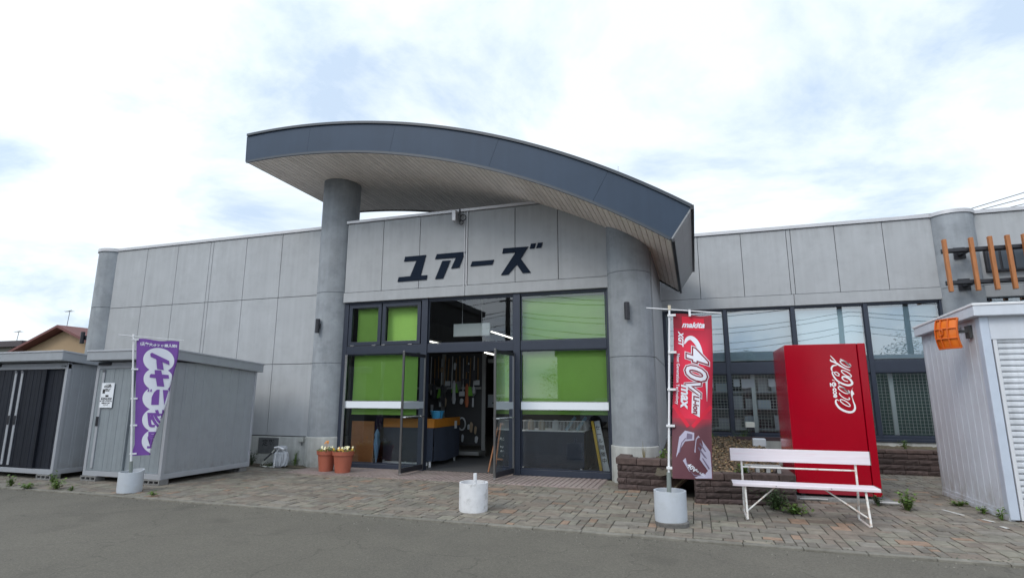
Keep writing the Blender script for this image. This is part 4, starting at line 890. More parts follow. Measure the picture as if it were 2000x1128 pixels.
for i in range(5200):
    x, y = random.uniform(-.3, 1.3), random.uniform(9.5, 14.9); z = .36+.26*(y-9.45)/5.53+.02
    leafq(mu, (x, y, z), random.uniform(.03, .075), lo=.3, hi=1.5)
for i in range(400): leafq(mu, (random.uniform(-1.2, -.3), random.uniform(10.3, 11.3), .47), random.uniform(.03, .06), lo=.3, hi=1.5)
tag(mu.build('leaf_litter', mulchm, solid=1), 'brown dry leaf litter covering the soil of the planter', 'leaf litter', kind='stuff')
pt_ = MB()
for (xa, ya, xb, yb_) in PAINT: pt_.bar((xa, ya, .018), (xb, yb_, .018), .045, .004)
tag(pt_.build('painted_line', mat('worn_line', (.55, .55, .53), .8, var=.1, stain=(.25, .24, .22), stainscale=14, stainamt=.7)), None, None, kind='structure')
# weeds
def weed(x, y, z, h_, n, label, spread=.12, m=None, grass=False, s_=.05, group='weeds growing from the joints'):
    b = MB()
    for i in range(n):
        a = random.uniform(0, 6.28); r = random.uniform(0, spread); hh = h_*random.uniform(.35, 1)
        top = Vector((x+math.cos(a)*r, y+math.sin(a)*r, z+hh)); bt = Vector((x+math.cos(a)*r*.25, y+math.sin(a)*r*.25, z))
        k = random.uniform(.6, 1.4); b.ct = (k, k, k)
        sd_ = Vector((-math.sin(a), math.cos(a), 0))*.004
        mid = (top+bt)/2+Vector((0, 0, hh*.12))
        b.add([bt-sd_, bt+sd_, mid+sd_, mid-sd_, top], [(0, 1, 2, 3), (3, 2, 4)])
        if not grass:
            for q in range(5): leafq(b, bt.lerp(top, random.uniform(.25, 1)), s_*random.uniform(.6, 1.3), lo=.55, hi=1.6)
    o = b.build('weed', m or leafm, solid=1); recenter(o, (x, y, z)); tag(o, label, 'weed', group); return o
weed(-11.75, 7.1, .01, .2, 20, 'leafy weed at the kerb at the left edge of the picture'); weed(-11.15, 7.02, .01, .10, 22, 'low yellowish weed at the kerb before the navy door shed', .16)
weed(-11.45, 7.6, .01, .20, 18, 'weed tuft beside the block under the navy door shed'); weed(-10.62, 7.12, .01, .19, 32, 'widest weed clump at the kerb between the two left sheds', .18)
weed(-10.2, 7.1, .01, .08, 9, 'small sprig at the kerb before the grey door shed', .05); weed(-8.42, 7.15, .01, .10, 9, 'small weed right of the purple flag base', .09)
weed(-9.9, 10.85, .02, .35, 26, 'dark weed in the corner behind the grey door shed', .14, leafd); weed(-8.85, 11.05, .02, .38, 16, 'pale weed at the foot of the tall column', .08)
weed(-8.5, 11.0, .02, .22, 8, 'thin weed just left of the flower pots', .05, grass=True)
weed(1.0, 9.15, .01, .34, 70, 'dark bushy weed under the white bench', .30, leafd, s_=.05); weed(1.22, 8.95, .01, .14, 60, 'bright low weed before the vending slab', .28)
weed(2.78, 9.7, .01, .28, 40, 'weed right of the bench beside the vending slab', .15, s_=.06); weed(2.5, 9.95, .01, .2, 20, 'dark weed behind the right bench leg', .12, leafd)
weed(3.62, 10.3, .01, .09, 24, 'yellow green weed patch along the garage base rail', .15); weed(3.7, 9.75, .01, .1, 14, 'small weed by the garage side near its front', .1); weed(3.72, 9.3, .01, .17, 10, 'weed at the front corner of the garage', .07)
weed(-.95, 10.6, .5, .34, 14, 'dry tall grass in the short planter', .08, mat('dry_grass', (.24, .2, .1), .8, tint=True), True); weed(-.62, 10.6, .48, .2, 14, 'green sprout in the short planter near the banner pole', .1)
weed(.62, 9.55, .40, .2, 44, 'green grassy tuft on the planter soil left of the concrete block', .12, grass=False, s_=.06); weed(.3, 14.7, .6, .25, 30, 'grass along the shop wall behind the red banner', .35, grass=True); weed(1.0, 14.7, .6, .28, 30, 'grass below the outdoor socket', .35, grass=True)
weed(1.95, 14.6, .55, .28, 16, 'dark weed below the window left of the vending machine', .15, leafd); weed(4.2, 14.3, .5, .22, 20, 'fern like weed on the planter behind the vending machine', .14); weed(-9.3, 10.85, .02, .07, 40, 'moss like weed before the plastic bag', .4, leafd)
mo = MB()
for i in range(2600):
    x = random.uniform(-14, 7); y = random.choice([random.uniform(7.03, 7.15), random.uniform(7.1, 10), 7.065+.118*random.randint(0, 25)]);
    if random.random() < .6 and -8 < x < 2: continue
    leafq(mo, (x, y, .012), random.uniform(.012, .03), .5, .4, 1.1)
gt = MB(); gritm = mat('grit', (.15, .145, .13), .95, tint=True)
for i in range(1300):
    q = random.random(); x = random.uniform(-15, 6); y = 6.95-abs(random.gauss(0, .22)) if q < .55 else random.uniform(3.2, 6.9); z = -.012; s_ = random.uniform(.003, .009)*(1.3 if q < .55 else .9); k = random.uniform(.35, 1.5); gt.ct = (k, k*.98, k*.94)
    a_ = random.uniform(0, 6.28); gt.add([(x+s_*math.cos(a_+j*1.57), y+s_*math.sin(a_+j*1.57), z) for j in range(4)]+[(x, y, z+s_*.9)], [(0, 1, 4), (1, 2, 4), (2, 3, 4), (3, 0, 4)])
tag(gt.build('grit', gritm), 'loose grit and small stones along the edge of the asphalt', 'grit', kind='stuff')
tag(mo.build('moss', leafd, solid=1), 'specks of moss and tiny weeds in the paving joints', 'moss', kind='stuff')
# concrete block on the planter, board, dark panel, outdoor sockets
cbk = MB(); x, y, z = .66, 9.62, .40
cbk.box(x, x+.52, y, y+.19, z+.115, z+.155).box(x, x+.5, y, y+.19, z, z+.02)
for k in range(4): cbk.box(x+.002+k*.150, x+.002+k*.150+.055, y+.002, y+.188, z+.02, z+.115)
o = cbk.build('concrete_block', mat('pale_block', (.33, .33, .33), .95, var=.15, vscale=15, bump=.4), bev=.004); recenter(o, (.9, 9.7, .4)); tag(o, 'pale hollow block lying on the planter behind the bench back', 'concrete block')
o = MB().box(1.1, 1.36, 13.2, 13.4, .55, .72).build('bucket_box', cleanw, bev=.02); recenter(o, (1.2, 13.3, .55)); tag(o, 'small white box beside the back of the vending machine', 'box')
bo = thing('timber_board', 'brown timber boards leaning in the gap of the stone planter', 'board', (-.4, 9.8, 0))
MB().bar((-.62, 9.72, .03), (-.18, 9.95, .38), .19, .03, (0, -.6, 1)).build('board', mat('board_brown', (.085, .05, .035), .7, var=.2, vscale=8), bo, bev=.004)
MB().bar((-.50, 9.70, .05), (-.13, 9.90, .40), .02, .05, (0, -.6, 1)).build('batten', mat('batten_tan', (.20, .15, .09), .7, var=.2, vscale=8), bo)
o = MB().box(.84, 1.84, 14.3, 14.4, .60, .68).build('plank', mat('plank_dark', (.045, .025, .03), .7, var=.2)); recenter(o, (1.3, 14.35, .6)); tag(o, 'dark plank lying on the soil below the shop window', 'plank')
sk_ = thing('outdoor_socket', 'cream outdoor socket box with black plugged cables below the shop window', 'socket', (1.2, 14.9, .8))
MB().box(1.10, 1.31, 14.86, 14.92, .86, .99).build('socket_box', mat('socket_cream', (.62, .62, .56), .5), sk_, bev=.01)
MB().tube([(1.13, 14.86, .86), (1.13, 14.82, .78), (1.22, 14.8, .72), (1.19, 14.8, .58)], .012, 6).tube([(1.29, 14.86, .86), (1.29, 14.82, .74), (1.26, 14.8, .7), (1.31, 14.8, .58)], .010, 6).box(1.13, 1.29, 14.80, 14.86, .82, .87).build('cable', dark, sk_)
so_ = thing('weatherproof_socket', 'small grey socket on the wall base left of the tall column', 'socket', (-8.72, 11.05, .58))
MB().box(-8.82, -8.68, 11.06, 11.128, .55, .66).build('socket_cover', mat('socket_grey', (.38, .39, .37), .5), so_, bev=.012)
MB().tube([(-8.73, 11.09, .55), (-8.72, 11.08, .48)], .012, 6).build('cable', joint, so_)
pq = thing('cornerstone_plaque', 'dark stone cornerstone plaque with engraved characters left of the column', 'plaque', (-9.72, 11.12, .26))
MB().box(-9.99, -9.41, 11.118, 11.129, .27, .625).build('stone', mat('plaque_stone', (.09, .095, .10), .5, var=.2, vscale=12), pq, bev=.003)
b = MB(); put_text(b, '定礎', lambda x, y: (-9.70+x, 11.1155, .50+y), size=.16, offset=.004, spacing=1.3); b.build('engraving', ink, pq)
# plastic wrapped reel with hose
pb = thing('plastic_bag', 'clear plastic bag wrapped around a reel with a looped hose', 'plastic bag', (-9.15, 10.75, .02))
plast = mat('clear_plastic', (.62, .65, .70), .2, var=.15, vscale=14); plast.node_tree.nodes['Principled BSDF'].inputs['Transmission Weight'].default_value = .35
b = MB().lathe([(.10, 0), (.15, .04), (.165, .15), (.15, .30), (.10, .36), (.13, .41), (.12, .45), (.03, .47)], (-9.02, 10.78, .02), 40, jit=lambda k, z_: .09*math.sin(k*1.7+z_*30)+.07*math.sin(k*.9+2)+random.uniform(-.05, .05)); b.build('bag', plast, pb)
MB().tube([(-9.15, 10.7, .40), (-9.3, 10.7, .22), (-9.45, 10.7, .08), (-9.40, 10.68, .035), (-9.2, 10.66, .03), (-9.08, 10.66, .04)], .013, 8).tube([(-9.1, 10.7, .44), (-9.22, 10.69, .33), (-9.42, 10.68, .14), (-9.48, 10.67, .05), (-9.3, 10.63, .03)], .010, 8).build('hose', mat('hose_white', (.58, .59, .55), .5), pb, smooth=True)
MB().tube([(-9.2, 10.69, .33), (-9.38, 10.67, .17)], .020, 8).build('hose_sleeve', joint, pb)
MB().tube([(-8.96, 10.62, .44), (-9.02, 10.6, .3), (-9.04, 10.6, .03)], .012, 6).tube([(-9.1, 10.65, .45), (-8.98, 10.62, .47), (-8.84, 10.64, .42)], .022, 8).build('tie', white, pb, smooth=True)
# flower pots
def pot(x, y, r, h_, label, seed):
    random.seed(seed); t = thing('flower_pot', label, 'flower pot', (x, y, .03), 'terracotta pots by the entrance')
    MB().lathe([(r*.72, 0), (r*.92, h_*.80), (r*1.03, h_*.81), (r*1.06, h_), (r*1.0, h_), (r*.95, h_*.88), (0, h_*.87)], (x, y, .03), 40).build('pot', terra, t, smooth=True)
    MB().lathe([(r*.93, h_*.90), (0, h_*.92)], (x, y, .03), 20).build('pot_soil', soilm, t)
    fo = MB()
    for i in range(150):
        a = random.uniform(0, 6.28); q = r*1.0*math.sqrt(random.random()); z = .03+h_*.96+random.uniform(0, .09)*(1.3-q/r); leafq(fo, (x+math.cos(a)*q, y+math.sin(a)*q, z), .05, lo=.5, hi=1.6)
    fo.build('foliage', leafm, t, solid=1)
    cols = {'w': mat('petal_cream', (.82, .78, .52), .6), 'y': mat('petal_yellow', (.70, .44, .04), .6), 'o': mat('petal_orange', (.75, .30, .05), .6)}
    for key, cnt in (('w', 9), ('y', 6), ('o', 4)):
        for i in range(cnt):
            fl = MB(); a = random.uniform(0, 6.28); q = r*.98*math.sqrt(random.random()); hz = {'w': .09, 'y': .04, 'o': .20 if seed == 3 else .07}[key]+random.uniform(-.02, .03)
            if key == 'o' and seed == 3: q *= .25
            cx_, cy_, cz_ = x+math.cos(a)*q, y+math.sin(a)*q-.01, .03+h_*.93+hz
            nrm = Vector((random.uniform(-.4, .4), -1, random.uniform(.2, .9))).normalized(); u = nrm.cross(Vector((0, 0, 1))).normalized(); v = nrm.cross(u); c_ = Vector((cx_, cy_, cz_)); s_ = .026
            for k in range(5):
                an = k*2*math.pi/5; d = u*math.cos(an)+v*math.sin(an); e_ = -u*math.sin(an)+v*math.cos(an); fl.add([c_, c_+d*s_*.6+e_*s_*.42, c_+d*s_+nrm*.006, c_+d*s_*.6-e_*s_*.42], [(0, 1, 2, 3)])
            fl.tube([c_, (x+math.cos(a)*q*.8, y+math.sin(a)*q*.8, .03+h_*.88)], .0025, 4)
            fl.build('flower', cols[key], t, solid=1)
pot(-7.60, 10.50, .20, .42, 'dull red plastic pot with an orange flower standing tall, left of the pair', 3); pot(-7.13, 10.42, .215, .43, 'brighter terracotta pot of cream pansies, right of the pair', 4)
random.seed(11)

# ------------------------------------------------------------------ flag bases, poles and banners
def base(x, y, r, h_, label, m, stub=0, chip=False, sk=False, group='white pipe flag bases along the kerb'):
    t = thing('flag_base', label, 'flag base', (x, y, .01), group)
    n = 48
    def jt(k, z): return 0
    b = MB(); zt = lambda k: h_+(.035*max(0, math.sin((k/n)*2*math.pi+.2)) if chip else .0015*math.sin(k*.26+x))
    vs = []
    for rr, zz_ in ((r*.97, 0), (r, .03), (r, -1), (r-.022, -1), (r-.022, h_*.78)):
        for k in range(n):
            a = 2*math.pi*k/n; z = zt(k) if zz_ == -1 else zz_
            if sk and zz_ in (0, .03): z += .05
            vs.append((x+rr*math.cos(a), y+rr*math.sin(a), .01+z))
    b.add(vs, [(i*n+k, i*n+(k+1) % n, (i+1)*n+(k+1) % n, (i+1)*n+k) for i in range(4) for k in range(n)]); b.build('pipe_shell', m, t, smooth=True)
    MB().lathe([(r-.022, h_*.70), (r-.022, h_*.80), (0, h_*.80)], (x, y, .01), 32).build('concrete_fill', mat('fill_dark', (.13, .12, .11), .95, var=.3, vscale=20), t)
    if sk: MB().lathe([(r*1.02, 0), (r*1.04, .05), (r*.97, .065)], (x+.01, y, .008), 40).build('foot_ring', mat('foot_conc', (.13, .125, .12), .95, var=.3, vscale=12), t)
    if stub: MB().lathe([(.026, h_*.75), (.026, h_+stub), (.019, h_+stub), (.019, h_+stub-.04), (0, h_+stub-.04)], (x+.02, y, .01), 20).build('pipe_stub', dirtyw, t, smooth=True)
    return t
base(-9.15, 7.31, .185, .33, 'white round base with a torn rim under the purple flag', cleanw, chip=True)
base(-3.09, 7.72, .205, .385, 'scuffed white base with a bare pipe stub before the doors', dirtyw, stub=.12)
base(-.385, 7.66, .20, .42, 'pale blue white base on a dark foot under the red banner', cleanw, sk=True)
# red banner
rb = thing('banner_flag', 'red power tool banner on a white pole by the right entrance column', 'banner', (-.40, 7.6, .3))
bot, top = Vector((-.398, 7.60, .34)), Vector((-.268, 7.60, 2.76))
MB().tube([bot+(top-bot)*.12, top], [.015, .013], 10).build('pole', white, rb, smooth=True)
MB().tube([bot-Vector((0, 0, .1)), bot+(top-bot)*.13], .028, 10).build('pole_sleeve', mat('sleeve_grey', (.20, .23, .22), .5), rb, smooth=True)
MB().tube([top+Vector((-.30, .0, .012)), top+Vector((.64, .0, -.10))], .007, 8).build('cross_bar', white, rb)
MB().lathe([(.018, -.03), (.02, .03)], tuple(top), 10).build('pole_cap', mat('cap_cream', (.62, .55, .42), .5), rb)
def rp(v, w_, d=0):    # v across 0...48, w down 0..2.05 ; d towards the street
    f_ = (w_+.075)/2.42; o_ = top.lerp(bot, f_); yy = 7.585+.035*math.sin(v*9+w_*1.7)+.014*math.sin(w_*6+v*3)+.008*math.sin(v*23+w_*2.5)+.005*abs(math.sin(w_*4.6))-d
    sag = .012*math.sin(v/.48*math.pi*2)*(1 if w_ < .1 else .0)
    return (o_.x+.045+v+.010*math.sin(w_*3), yy, 2.685-w_*1.018-.045*v/.48*(1-w_/2.05)-.01+sag)
def rcol(v, w_):
    cx_ = (v-.25)/.25
    if w_ < .18: return (.27, .018, .035)
    if w_ < 1.32: e_ = max(0, 1-1.1*abs(cx_)**2.2); g_ = min(1, (w_-.18)/.25); q = .25+.75*e_*g_; return (.26+.42*q, .012+.006*q, .035+.025*q)
    k = min(1, (w_-1.32)/.16+abs(cx_)*.55); return (.55-.43*k, .014+.028*k, .045+.012*k)
cl = MB(); nx, ny = 24, 90
gp = [[rp(.48*i/nx, 2.05*j/ny) for i in range(nx+1)] for j in range(ny+1)]
for j in range(ny):
    for i in range(nx):
        cl.ct = rcol(.48*(i+.5)/nx, 2.05*(j+.5)/ny); cl.add([gp[j][i], gp[j][i+1], gp[j+1][i+1], gp[j+1][i]], [(0, 1, 2, 3)])
co = cl.build('banner_cloth', flagr, rb, solid=1)
cs = MB()
for w_ in (.02, .50, .97, 1.42, 1.93): p = rp(0, w_, .008); MB().box(p[0]-.07, p[0]+.035, 7.567, 7.605, p[2]-.014, p[2]+.014).build('clip', white, rb)
p = rp(.21, 0); cs.box(p[0]-.012, p[0]+.016, 7.57, 7.60, p[2]-.03, p[2]+.06); cs.build('clip', white, rb)
pw, pm, pl, pg, pr = MB(), MB(), MB(), MB(), MB()
G = .05
def R90(v0, w0, d, s=1):   # text running down the cloth
    return lambda x, y: rp(v0+y*s, w0+x*s, d)
put_text(pr, '█', lambda x, y: rp(.245+x*1.6, .115-y, .002), size=.15)
MBq = MB()
def rq(mb, pts, d): mb.poly(pts, lambda x, y, dd: rp(x, y, d))
def rgrid(mb, v0, v1, w0, w1, d, n=6):
    for i in range(n):
        for j in range(n):
            a, b_, c, e_ = v0+(v1-v0)*i/n, v0+(v1-v0)*(i+1)/n, w0+(w1-w0)*j/n, w0+(w1-w0)*(j+1)/n
            mb.add([rp(a, c, d), rp(b_, c, d), rp(b_, e_, d), rp(a, e_, d)], [(0, 1, 2, 3)])
pr = MB(); rgrid(pr, .11, .385, .035, .20, .002)
put_text(pw, 'makita', lambda x, y: rp(.245+x, .135-y, .006), size=.105, offset=.0035, shear=.35, grid=G)
put_text(pw, 'XGT', R90(.088, .315, .005), size=.085, offset=.004, shear=.3, grid=G)
put_text(pw, 'Next Generation Technology', R90(.055, .83, .005), size=.052, offset=.001, grid=G, spacing=1.03)
put_text(pw, 'max', R90(.155, 1.04, .007), size=.165, offset=.006, shear=.2, grid=G)
for mb, of, d in ((pw, .030, .004), (pm, .021, .007), (pw, .004, .010)):
    put_text(mb, '4', R90(.275, .50, d), size=.36, offset=of, shear=.3, grid=G)
    put_text(mb, '0', R90(.265, .72, d), size=.36, offset=of, shear=.3, grid=G)
    put_text(mb, 'V', R90(.235, .90, d), size=.26, offset=of*.8, shear=.3, grid=G)
stroke(pw, smoothpts([(.135, .385), (.165, .325), (.215, .30), (.27, .34), (.315, .42), (.34, .52)], 4), [.006, .018, .028, .036, .042, .046, .050, .052, .055, .058, .060, .062, .062, .060, .058, .055, .052, .05, .05, .05, .05], lambda x, y: rp(x, y, .003))
stroke(pw, smoothpts([(.405, .83), (.412, .95), (.418, 1.10)], 4), [.030, .028, .024, .02, .016, .012, .008, .005, .002], lambda x, y: rp(x, y, .004))
rq(pw, [(.235, 1.0), (.335, 1.04), (.335, 1.30), (.235, 1.25)], .008); put_text(pm, 'Li-ion', R90(.285, 1.145, .013), size=.10, offset=.003, shear=.2, grid=G)
for a, b_ in (((.01, 1.16), (.20, 1.42)), ((.47, 1.16), (.25, 1.42))): stroke(pr, [(a[0]+(b_[0]-a[0])*k/8, a[1]+(b_[1]-a[1])*k/8) for k in range(9)], .045, lambda x, y: rp(x, y, .002))
# printed battery
for pts in ([(.05, 1.80), (.09, 1.55), (.16, 1.47), (.27, 1.49), (.27, 1.58), (.16, 1.60), (.10, 1.70)], [(.29, 1.56), (.32, 1.52), (.46, 1.72), (.47, 1.96), (.44, 1.97), (.27, 1.72)], [(.13, 1.83), (.16, 1.80), (.42, 2.02), (.44, 2.04), (.28, 2.04), (.20, 1.95)], [(.40, 1.98), (.47, 1.90), (.47, 2.04), (.38, 2.04)]): rq(pl, pts, .003)
for pts in ([(.185, 1.50), (.25, 1.51), (.245, 1.565), (.175, 1.575)], [(.33, 1.62), (.345, 1.61), (.44, 1.76), (.43, 1.77)], [(.31, 1.67), (.325, 1.66), (.44, 1.83), (.43, 1.85)], [(.36, 1.80), (.37, 1.79), (.45, 1.92), (.44, 1.94)], [(.17, 1.84), (.37, 2.01), (.26, 2.01), (.20, 1.93)]): rq(pg, pts, .005)
stroke(pg, [(.09, 1.74), (.12, 1.62), (.17, 1.56)], .012, lambda x, y: rp(x, y, .005))
an = math.radians(40)
put_text(pw, '40V', lambda x, y: rp(.235+x*math.cos(an)+y*math.sin(an), 1.915+x*math.sin(an)-y*math.cos(an), .008), size=.075, offset=.002, grid=G)
put_text(pw, 'max 4.0Ah', lambda x, y: rp(.33+x*math.cos(an)+y*math.sin(an), 1.975+x*math.sin(an)-y*math.cos(an), .008), size=.035, offset=.001)
for mb, m_, nm in ((pr, pred, 'print_red'), (pw, flagw, 'print_white'), (pm, maroon, 'print_maroon'), (pl, lilac, 'print_lilac'), (pg, pgrey, 'print_shadow')): mb.build(nm, m_, co, solid=1)
# purple banner, seen from behind
pf = thing('banner_flag', 'purple and white banner with mirrored lettering before the left sheds', 'banner', (-9.15, 7.31, .2))
bot2, top2 = Vector((-9.15, 7.31, .22)), Vector((-9.29, 7.14, 2.62)); ev = Vector((.63, .77, 0)).normalized(); nb_ = Vector((-.77, .63, 0)).normalized()
MB().tube([bot2+(top2-bot2)*.12, top2], [.017, .014], 10).build('pole', white, pf, smooth=True)
MB().tube([bot2-Vector((0, 0, .05)), bot2+(top2-bot2)*.12], .028, 10).build('pole_sleeve', mat('sleeve_grey', (.20, .23, .22), .5), pf, smooth=True)
MB().tube([top2-ev*.22+Vector((0, 0, .01)), top2+ev*.76+Vector((0, 0, -.035))], .006, 8).build('cross_bar', white, pf)
MB().lathe([(.022, -.02), (.024, .03)], tuple(top2), 10).build('pole_cap', white, pf)
BR = [(2.62, -1.156), (2.32, -1.156), (1.79, -1.169), (1.53, -1.1716), (1.2, -1.185), (.84, -1.203), (.45, -1.209)]
def vis(z):
    for (za, ba), (zb_, bb_) in zip(BR[:-1], BR[1:]):
        if z >= zb_: br_ = bb_+(ba-bb_)*min(1, (z-zb_)/(za-zb_)); break
    else: br_ = BR[-1][1]
    f_ = (z-.22)/2.4; px, py = bot2.x+(top2.x-bot2.x)*f_, bot2.y+(top2.y-bot2.y)*f_
    return (br_*py-px)/(.633-.774*br_)-.045
def pp2(v, z, d=0):
    f_ = (z-.22)/2.4; o_ = bot2.lerp(top2, f_); u = vis(z); rr = .05
    wave = .018*math.sin(v*10+z*1.3)
    if v <= u: s_, bk = v, 0; dn_ = d
    else:
        a = (v-u)/rr
        if a < math.pi*.9: s_, bk = u+rr*math.sin(a)*.6, rr*(1-math.cos(a)); dn_ = d*math.cos(a)
        else: s_, bk = u-(v-u-rr*math.pi*.9)*.8, rr*1.95+.05*(v-u); dn_ = -d
    q = o_+ev*(.045+s_)+nb_*(bk+wave-dn_); return (q.x, q.y, z-.0-.025*v+.010*math.sin(v*14)*(1 if z > 2.5 else 0))
cl = MB(); nx, ny = 60, 60; ZT, ZB = 2.575, .60
gp = [[pp2(.66*i/nx, ZT+(ZB-ZT)*j/ny) for i in range(nx+1)] for j in range(ny+1)]
cl.add([p for r_ in gp for p in r_], [(j*(nx+1)+i, j*(nx+1)+i+1, (j+1)*(nx+1)+i+1, (j+1)*(nx+1)+i) for j in range(ny) for i in range(nx)])
pc_ = cl.build('banner_cloth', purple, pf, smooth=True, solid=1)
cs = MB()
for z in (2.56, 2.05, 1.55, 1.1, .63):
    p = Vector(pp2(0, z, .01)); MB().bar(p-ev*.07, p+ev*.03, .03, .026, (0, 0, 1)).build('clip', white, pf)
wz, pz = MB(), MB()
CV = .335
for k, (zc, rx, rz) in enumerate(((2.225, .235, .215), (1.89, .225, .205), (1.555, .235, .215), (1.19, .235, .215), (.83, .235, .215))):
    n1_, n2_ = 10, 40; vs = [pp2(CV, zc, .006)]
    for i in range(1, n1_+1):
        for j in range(n2_): a = 2*math.pi*j/n2_; vs.append(pp2(CV+rx*i/n1_*math.cos(a), zc+rz*i/n1_*math.sin(a), .006+k*.0007))
    fs = [(0, 1+j, 1+(j+1) % n2_) for j in range(n2_)]+[(1+(i-1)*n2_+j, 1+(i-1)*n2_+(j+1) % n2_, 1+i*n2_+(j+1) % n2_, 1+i*n2_+j) for i in range(1, n1_) for j in range(n2_)]
    wz.add(vs, fs)
GL = [(2.225, 632, 450, .00094, .00123, [[(492, 365), (520, 350), (797, 452), (805, 512), (500, 410)], [(588, 430), (688, 470), (712, 588), (605, 578)]]),
      (1.89, 606, 785, .00094, .00120, [[(540, 652), (645, 652), (660, 712), (765, 715), (775, 768), (675, 770), (698, 888), (582, 885), (560, 770), (465, 765), (462, 735), (480, 712), (545, 712)]]),
      (1.555, 494, 115, .00107, .0014, [[(510, 0), (500, 190), (395, 192), (400, 100), (430, 40), (470, 5)], [(555, 5), (640, 5), (660, 190), (575, 190)], [(340, 30), (352, 0), (368, 0), (362, 32)], [(378, 32), (385, 0), (402, 0), (398, 32)]])]
for zc, ox, oy, kx, ky, polys in GL:
    for pg_ in polys: pz.poly(pg_, lambda x, y, d, zc=zc, ox=ox, oy=oy, kx=kx, ky=ky: pp2(CV+(x-ox)*kx, zc-(y-oy)*ky, .013))
for c_, zc, sz in (('物', 1.19, .33), ('置', .83, .33)):
    put_text(pz, c_, lambda x, y, zc=zc: pp2(CV-x, zc+y*.92, .013), size=sz, offset=.011, grid=.03)
put_text(wz, '100人乗っても大丈夫!', lambda x, y: pp2(.335-x, 2.485+y, .005), size=.058, offset=.0025, grid=.03)
wz.build('print_white', flagw, pc_, solid=1); pz.build('print_purple', purple, pc_, solid=1)

# ------------------------------------------------------------------ bench
be = thing('bench', 'white two slat bench with rusty folding legs before the vending machine', 'bench', (1.25, 8.5, .012))
MB().box(.40, 2.12, 8.28, 8.60, .43, .47).build('seat', benchw, be, bev=.006)
MB().box(.41, 2.13, 8.66, 8.69, .715, .885).build('backrest', benchw, be, bev=.005)
MB().box(.392, .3995, 8.278, 8.602, .428, .472).box(2.1205, 2.129, 8.278, 8.602, .428, .472).box(.402, .4095, 8.657, 8.692, .713, .887).box(2.1305, 2.138, 8.657, 8.692, .713, .887).build('end_cap', mat('cap_brown', (.12, .09, .08), .5), be)
for x in (.555, 1.96):
    MB().tube([(x, 8.33, .43), (x, 8.25, .03), (x, 8.275, .014), (x, 8.80, .014), (x, 8.815, .03), (x, 8.70, .43), (x, 8.70, .50), (x, 8.705, .86)], .014, 8).build('leg', benchs, be, smooth=True)
    MB().bar((x, 8.33, .425), (x, 8.68, .425), .03, .02).build('seat_bearer', benchs, be)
MB().tube([(.555, 8.70, .635), (1.96, 8.70, .635)], .011, 8).build('cross_rod', benchs, be, smooth=True)
for x0_, x1_ in ((.555, .95), (1.96, 1.50)):
    MB().tube([(x0_, 8.34, .11), (x1_, 8.45, .43)], .010, 8).build('brace', benchs, be, smooth=True)
bl = MB()
for x in (.93, 1.57): bl.lathe([(.008, 0), (.008, .004)], (x, 8.276, .45), 8)
bl.build('bolt', joint, be)

# ------------------------------------------------------------------ house beyond and wires
ho = thing('house', 'beige gabled house with red tiled roof beyond the left sheds', 'house', (-37, 24, 0))
redroof = mat('roof_tile', (.13, .045, .042), .7, var=.15, vscale=3)
# gable facing the street
gx0, gx1, gp_, gy = -40.5, -33.4, -36.9, 24
MB().add([(gx0, gy, 0), (gx1, gy, 0), (gx1, gy, 4.35), (gp_, gy, 5.6), (gx0, gy, 4.35), (gx0, gy+8, 0), (gx1, gy+8, 0), (gx1, gy+8, 4.35), (gp_, gy+8, 5.6), (gx0, gy+8, 4.35)], [(0, 1, 2, 3, 4), (5, 9, 8, 7, 6), (0, 5, 6, 1), (1, 6, 7, 2), (0, 4, 9, 5)]).build('wall', mat('house_beige', (.32, .23, .14), .8, var=.05, vscale=1), ho)
ro = MB()
for sx, ex in ((gx0-.6, gp_), (gx1+.6, gp_)):
    z0_ = 4.35-.6*(1.25/3.55); ro.add([(sx, gy-.6, z0_), (gp_, gy-.6, 5.68), (gp_, gy+8.5, 5.68), (sx, gy+8.5, z0_), (sx, gy-.6, z0_+.14), (gp_, gy-.6, 5.84), (gp_, gy+8.5, 5.84), (sx, gy+8.5, z0_+.14)], [(0, 1, 2, 3), (4, 7, 6, 5), (0, 4, 5, 1), (3, 2, 6, 7), (0, 3, 7, 4)])
ro.build('roof', redroof, ho)
def antenna(x, y, z, h_, label):
    t = thing('tv_antenna', label, 'antenna', (x, y, z), 'television antennas on the far roofs')
    MB().tube([(x, y, z), (x+.10, y, z+h_)], .016, 6).build('mast', joint, t); a = MB().tube([(x-.30, y, z+h_*.95), (x+.42, y-.1, z+h_*1.0)], .012, 5)
    for k in range(5): a.tube([(x-.22+k*.14, y-.13, z+h_*.96), (x-.22+k*.14, y+.13, z+h_*.96)], .008, 4)
    a.build('boom', joint, t)
antenna(-37.3, 24.2, 5.5, 1.35, 'tall television antenna rising from the red roofed house')
ho2 = thing('low_house', 'low dark roofed house at the far left behind the sheds', 'house', (-44, 25, 0))
MB().box(-50, -38.5, 25, 31, 0, 4.75).build('wall', mat('house_grey', (.22, .22, .20), .8), ho2)
MB().box(-50.4, -38.1, 24.5, 31.5, 4.76, 4.92).box(-50.4, -41.9, 24.6, 31, 4.93, 5.15).build('roof', mat('roof_brown', (.05, .04, .045), .7), ho2)
antenna(-42.6, 24.7, 4.93, .85, 'short television antenna at the far left edge')
